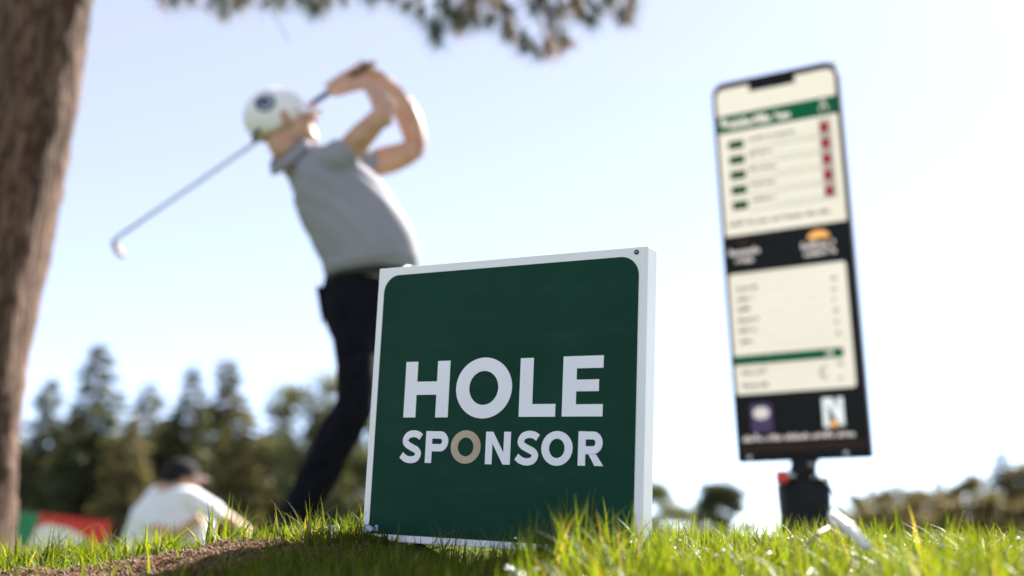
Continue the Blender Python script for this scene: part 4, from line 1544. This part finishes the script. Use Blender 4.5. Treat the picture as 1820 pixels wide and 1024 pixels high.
# ------------------------------------------------------------------ grass
def blades(name, x, y, hgt, wid, lean, col, m, seed=0, lift=0.0, seg=4, curl=1.0):
    """one curved tapering blade for every root x,y"""
    rng = np.random.default_rng(seed)
    n = len(x)
    z = ground(x, y) - .004 + lift
    az = rng.uniform(0, 6.283, n)
    d = np.stack([np.cos(az), np.sin(az)], -1)
    tw = az + math.pi / 2 + rng.normal(0, .5, n)
    s = np.stack([np.cos(tw), np.sin(tw), np.zeros(n)], -1)
    rows = []
    t = np.linspace(0, 1, seg + 1)
    le = lean * hgt
    for k in range(seg + 1):
        tt = t[k]
        out = le * (tt ** 1.9) * curl
        up = hgt * (tt - .28 * (lean ** 1.3) * tt ** 2.4 * np.minimum(1, curl))
        c = np.stack([x + d[:, 0] * out, y + d[:, 1] * out, z + up], -1)
        w = wid * (1 - tt ** 2.2) * (.75 + .5 * math.sin(math.pi * min(1, tt * 1.4 + .1))) * .5
        if k < seg:
            rows.append(c - s * w[:, None])
            rows.append(c + s * w[:, None])
        else:
            rows.append(c)
    V = np.stack(rows, 1)                         # n, 2*seg+1, 3
    nv = 2 * seg + 1
    tri = []
    for k in range(seg - 1):
        a = 2 * k
        tri += [(a, a + 1, a + 3), (a, a + 3, a + 2)]
    a = 2 * (seg - 1)
    tri.append((a, a + 1, a + 2))
    T = (np.arange(n)[:, None, None] * nv + np.array(tri)[None]).reshape(-1, 3)
    me = fast_mesh(name, V.reshape(-1, 3), T)
    cc = np.repeat(np.concatenate([col, np.ones((n, 1))], 1), nv, 0)
    add_color(me, 'tint', cc)
    me.shade_smooth()
    return link(name, me, m)

M['grass'] = leaf_mat('grass_blade', 'tint', trans=.52, rough=.48, spec=.13, gain=(1.75, 1.65, .25))
M['thatch'] = leaf_mat('thatch_fibre', 'tint', trans=.25, rough=.7, spec=.25, gain=(1.2, 1.1, .9))

def grass_cols(n, rng, dry=.08, warm=.5):
    a = np.array([.05, .082, .015]); b = np.array([.122, .15, .022]); c = np.array([.24, .19, .10])
    m = (rng.random(n) ** 1.2 * warm * 2).clip(0, 1)[:, None]
    col = a * (1 - m) + b * m
    dm_ = rng.random(n) < dry
    col[dm_] = c * 1.0 * rng.uniform(.6, 1.2, (dm_.sum(), 1))
    return col * rng.uniform(.75, 1.25, (n, 1))

def scatter(n, y0, y1, rng, spread=.52, power=1.0, xoff=0):
    y = y0 + (y1 - y0) * rng.random(n) ** power
    x = (rng.random(n) * 2 - 1) * (spread * y + .08) + xoff
    return x, y

SIGN_N = SIGN_R[:, 1]
def in_sign(x, y):
    dx, dy = x - SIGN_T[0], y - SIGN_T[1]
    lx = dx * SIGN_R[0, 0] + dy * SIGN_R[1, 0]
    ly = dx * SIGN_R[0, 1] + dy * SIGN_R[1, 1]
    return (np.abs(lx) < .229) & (ly > -.003) & (ly < .034)

# turf: dense short lawn everywhere in view except the bare hump
rng = np.random.default_rng(101)
x, y = scatter(150000, .92, 3.6, rng, power=1.25)
clump = smooth_noise(x, y, 5.5, 21) + .6 * smooth_noise(x, y, 14, 22)
keep = (rng.random(len(x)) > dirt_mask(x, y) * .95) & ~in_sign(x, y) & (rng.random(len(x)) < .62 + .5 * clump) & (rng.random(len(x)) > .45 * (x / y > .04) * (y < 1.45))
x, y, clump = x[keep], y[keep], clump[keep]
n = len(x)
right = 1 / (1 + np.exp(-(x / y - .03) / .05))
hgt = (.014 + .034 * rng.random(n) ** 1.8 + .014 * clump) * (1 + .35 * right)
front = np.clip((1.5 - y) / .3, 0, 1)
hgt *= 1 - .12 * front * (1 - right)
lx_ = (x - SIGN_T[0]) * SIGN_R[0, 0] + (y - SIGN_T[1]) * SIGN_R[1, 0]
ly_ = (x - SIGN_T[0]) * SIGN_R[0, 1] + (y - SIGN_T[1]) * SIGN_R[1, 1]
hgt *= 1 - .35 * np.exp(-((lx_ + .05) / .14) ** 4 - ((ly_ + .07) / .1) ** 4)
lcol = grass_cols(n, rng, .08, .45) * (.95 + .45 * smooth_noise(x, y, 3.2, 41) + .3 * smooth_noise(x, y, 9, 42)).clip(.4, 1.5)[:, None]
lawn = blades('lawn_grass', x, y, hgt.clip(.012, .09), rng.uniform(.0016, .0036, n), rng.uniform(.15, 1.5, n), lcol, M['grass'], 31)
tag(lawn, 'dense short green turf round the foot of the sign', kind='stuff')

# farther lawn, coarser
rng = np.random.default_rng(102)
x, y = scatter(42000, 3.4, 13, rng, spread=.6, power=1.4)
n = len(x)
far = blades('far_lawn_grass', x, y, .03 + .035 * rng.random(n), rng.uniform(.005, .009, n), rng.uniform(.2, .9, n), grass_cols(n, rng, .06, .55), M['grass'], 32, seg=2)
tag(far, 'mown lawn grass round the golfer and the crouching man', kind='stuff')

# tall tufts: bright ones right of the sign, thin ones along the crest and left
rng = np.random.default_rng(103)
xs, ys, hs, ws = [], [], [], []
def tuft(u0, u1, d0, d1, n, h0, h1, w0, w1):
    nc = max(2, n // 9)                           # blades grow in clumps
    dc = rng.uniform(d0, d1, nc)
    uc = rng.uniform(u0, u1, nc)
    k = rng.integers(0, nc, n)
    d = dc[k] + rng.normal(0, .011, n)
    xs.append((uc[k] - 910) / F * dc[k] + rng.normal(0, .011, n)); ys.append(d)
    hs.append(rng.uniform(h0, h1, n)); ws.append(rng.uniform(w0, w1, n))
tuft(930, 1900, .95, 1.42, 2500, .03, .07, .0024, .005)
tuft(1000, 1860, .82, 1.0, 300, .035, .075, .004, .0068)
tuft(940, 1130, 1.15, 1.42, 170, .055, .115, .0026, .0044)
tuft(930, 1900, 1.05, 1.42, 520, .065, .105, .0026, .0046)
tuft(1580, 1900, .95, 1.3, 160, .08, .12, .0034, .0052)
tuft(960, 1130, 1.2, 1.42, 50, .085, .125, .003, .0046)
tuft(1380, 1480, .95, 1.2, 60, .06, .105, .0034, .005)
tuft(1560, 1860, .9, 1.3, 420, .055, .105, .0034, .0056)
tuft(1150, 1560, 1.3, 2.2, 1000, .03, .08, .002, .004)
tuft(-80, 330, 1.75, 2.4, 2300, .03, .075, .002, .0038)
tuft(-80, 460, 1.7, 2.2, 160, .06, .1, .0022, .0036)
tuft(250, 470, 1.9, 2.3, 500, .025, .055, .002, .0034)
tuft(440, 660, 1.5, 1.85, 420, .022, .055, .0015, .003)
tuft(460, 660, 1.6, 1.8, 28, .055, .085, .0018, .0028)
tuft(450, 940, 1.08, 1.5, 1500, .025, .058, .0016, .0032)
tuft(660, 960, 1.36, 1.58, 200, .04, .085, .0014, .0026)
x, y, hg, wd = map(np.concatenate, (xs, ys, hs, ws))
k = ~in_sign(x, y) & (rng.random(len(x)) > dirt_mask(x, y) * .97)
x, y, hg, wd = x[k], y[k], hg[k], wd[k]
n = len(x)
col = grass_cols(n, rng, .06, .65) * (.95 + .45 * smooth_noise(x, y, 6, 43)).clip(.5, 1.4)[:, None]
tall = blades('tall_grass', x, y, hg, wd, rng.uniform(.05, 1.1, n) ** 1.3, col, M['grass'], 33, seg=6)
tag(tall, 'taller loose grass blades standing in front of and beside the sign', kind='stuff')

# dead fibres and crumbs on the bare hump, and a thin layer under the turf
rng = np.random.default_rng(104)
x, y = scatter(330000, 1.0, 2.2, rng, spread=.5)
k = rng.random(len(x)) < np.maximum(dirt_mask(x, y), .015)
x, y = x[k], y[k]
n = len(x)
a = np.array([.06, .034, .02]); b = np.array([.46, .29, .19])
m_ = (rng.random(n) ** 1.6)[:, None]
col = (a * (1 - m_) + b * m_)
th = blades('thatch', x, y, rng.uniform(.003, .014, n), rng.uniform(.0007, .0016, n), rng.uniform(.5, 2.6, n), col, M['thatch'], 34, seg=3, curl=1.0)
tag(th, 'brown dead moss and fibres covering the bare hump left of the sign', kind='stuff')
rng = np.random.default_rng(105)
x, y = scatter(60000, 1.05, 2.0, rng, spread=.5)
k = rng.random(len(x)) < dirt_mask(x, y)
x, y = x[k], y[k]
n = len(x)
oc = np.array([(1, 0, 0), (-1, 0, 0), (0, 1, 0), (0, -1, 0), (0, 0, 1), (0, 0, -1)], float)
of = np.array([(0, 2, 4), (2, 1, 4), (1, 3, 4), (3, 0, 4), (2, 0, 5), (1, 2, 5), (3, 1, 5), (0, 3, 5)])
sz = .0007 + .0026 * rng.random(n) ** 3
V = np.stack([x, y, ground(x, y) + sz * .4], -1)[:, None, :] + oc[None] * sz[:, None, None] * rng.uniform(.5, 1.3, (n, 6, 1))
T = (np.arange(n)[:, None, None] * 6 + of[None]).reshape(-1, 3)
cm = fast_mesh('soil_crumbs', V.reshape(-1, 3), T)
cc = (np.array([.07, .038, .024]) * (1 - rng.random((n, 1))) + np.array([.3, .19, .13]) * rng.random((n, 1)))
add_color(cm, 'tint', np.repeat(np.concatenate([cc, np.ones((n, 1))], 1), 6, 0))
so = link('soil_crumbs', cm, M['thatch'])
tag(so, 'brown soil crumbs strewn over the bare hump', kind='stuff')

# metallic beads added among the blades at the right to make glints
rng = np.random.default_rng(106)
ND = 300
d = rng.uniform(.88, 1.45, ND)
u = rng.uniform(900, 1850, ND)
x = (u - 910) / F * d
z = ground(x, d) + rng.uniform(.012, .05, ND)
bm = bmesh.new()
bmesh.ops.create_icosphere(bm, subdivisions=2, radius=1)
bv = np.array([v.co[:] for v in bm.verts]); bf = np.array([[v.index for v in f.verts] for f in bm.faces])
bm.free()
sz = rng.uniform(.0009, .0024, ND)
V = np.stack([x, d, z], -1)[:, None] + bv[None] * sz[:, None, None]
T = (np.arange(ND)[:, None, None] * len(bv) + bf[None]).reshape(-1, 3)
dme = fast_mesh('glint_beads', V.reshape(-1, 3), T)
dme.shade_smooth()
glint_bead = link('glint_beads', dme, mat('glint_bead', (.95, .9, .86), .22, 1.0))
tag(glint_bead, 'glinting metallic beads added to the sunlit grass at the right', kind='stuff')

# ------------------------------------------------------------------ small things in the grass
def straw(name, label, a, b, r, m, cat='stalk'):
    a, b = np.asarray(a), np.asarray(b)
    o = empty(name, tuple(b))
    tag(o, label, cat)
    mid = (a + b) / 2 + np.array([0, 0, .002])
    v, f = tube_vf([a, mid, b], [r, r * 1.05, r * .95], 12)
    link('stem', mesh('stem', v, f, True), m, o)
    d = nrm(mid - a)
    v, f = tube_vf([mid - d * .002, mid + d * .002], [r * 1.25, r * 1.25], 12)
    link('node', mesh('node', v, f, True), m, o)
    return o
M['straw'] = noisy(mat('straw', (.75, .7, .66), .38, spec=.9), 90, (.68, .62, .58), (.84, .81, .78))
straw('reed_stalk', 'short pale broken reed stalk below the scoreboard pedestal', P(1479, 915, 1.08), P(1542, 974, 1.04), .0048, M['straw'])
straw('reed_stalk', 'thin brown bent reed stalk crossing below the scoreboard pedestal', P(1474, 938, 1.16), P(1434, 968, 1.14), .0018, noisy(mat('brown_straw', (.3, .2, .12), .5), 90, (.25, .16, .1), (.36, .26, .17)))
def tee():
    c = P(590, 948, 1.63)
    o = empty('golf_tee', tuple(c))
    tag(o, 'small white golf tee stuck in the turf left of the sign', 'golf tee')
    up_ = nrm((.1, .05, 1))
    v, f = tube_vf([c - up_ * .02, c + up_ * .004], [.0012, .002], 8)
    link('shank', mesh('shank', v, f, True), M['sign_white'], o)
    v, f = tube_vf([c + up_ * .003, c + up_ * .009, c + up_ * .011], [.002, .0034, .0038], 10)
    link('cup', mesh('cup', v, f, True), M['sign_white'], o)
tee()
def scrap():
    c = P(660, 940, 1.62)
    rs = random.Random(3)
    V, Fc = [], []
    for i in range(6):
        for j in range(6):
            V.append(c + np.array([(i - 2.5) * .0035, (j - 2.5) * .002 + rs.uniform(-.002, .002), rs.uniform(-.004, .005)]))
    for i in range(5):
        for j in range(5):
            a = i * 6 + j
            Fc.append((a, a + 1, a + 7, a + 6))
    o = link('paper_scrap', mesh('paper_scrap', V, Fc), mat('scrap_blue', (.35, .42, .55), .7))
    md = o.modifiers.new('t', 'SOLIDIFY')
    md.thickness = .0005
    tag(o, 'crumpled pale blue paper scrap at the lower left corner of the sign', 'paper')
scrap()
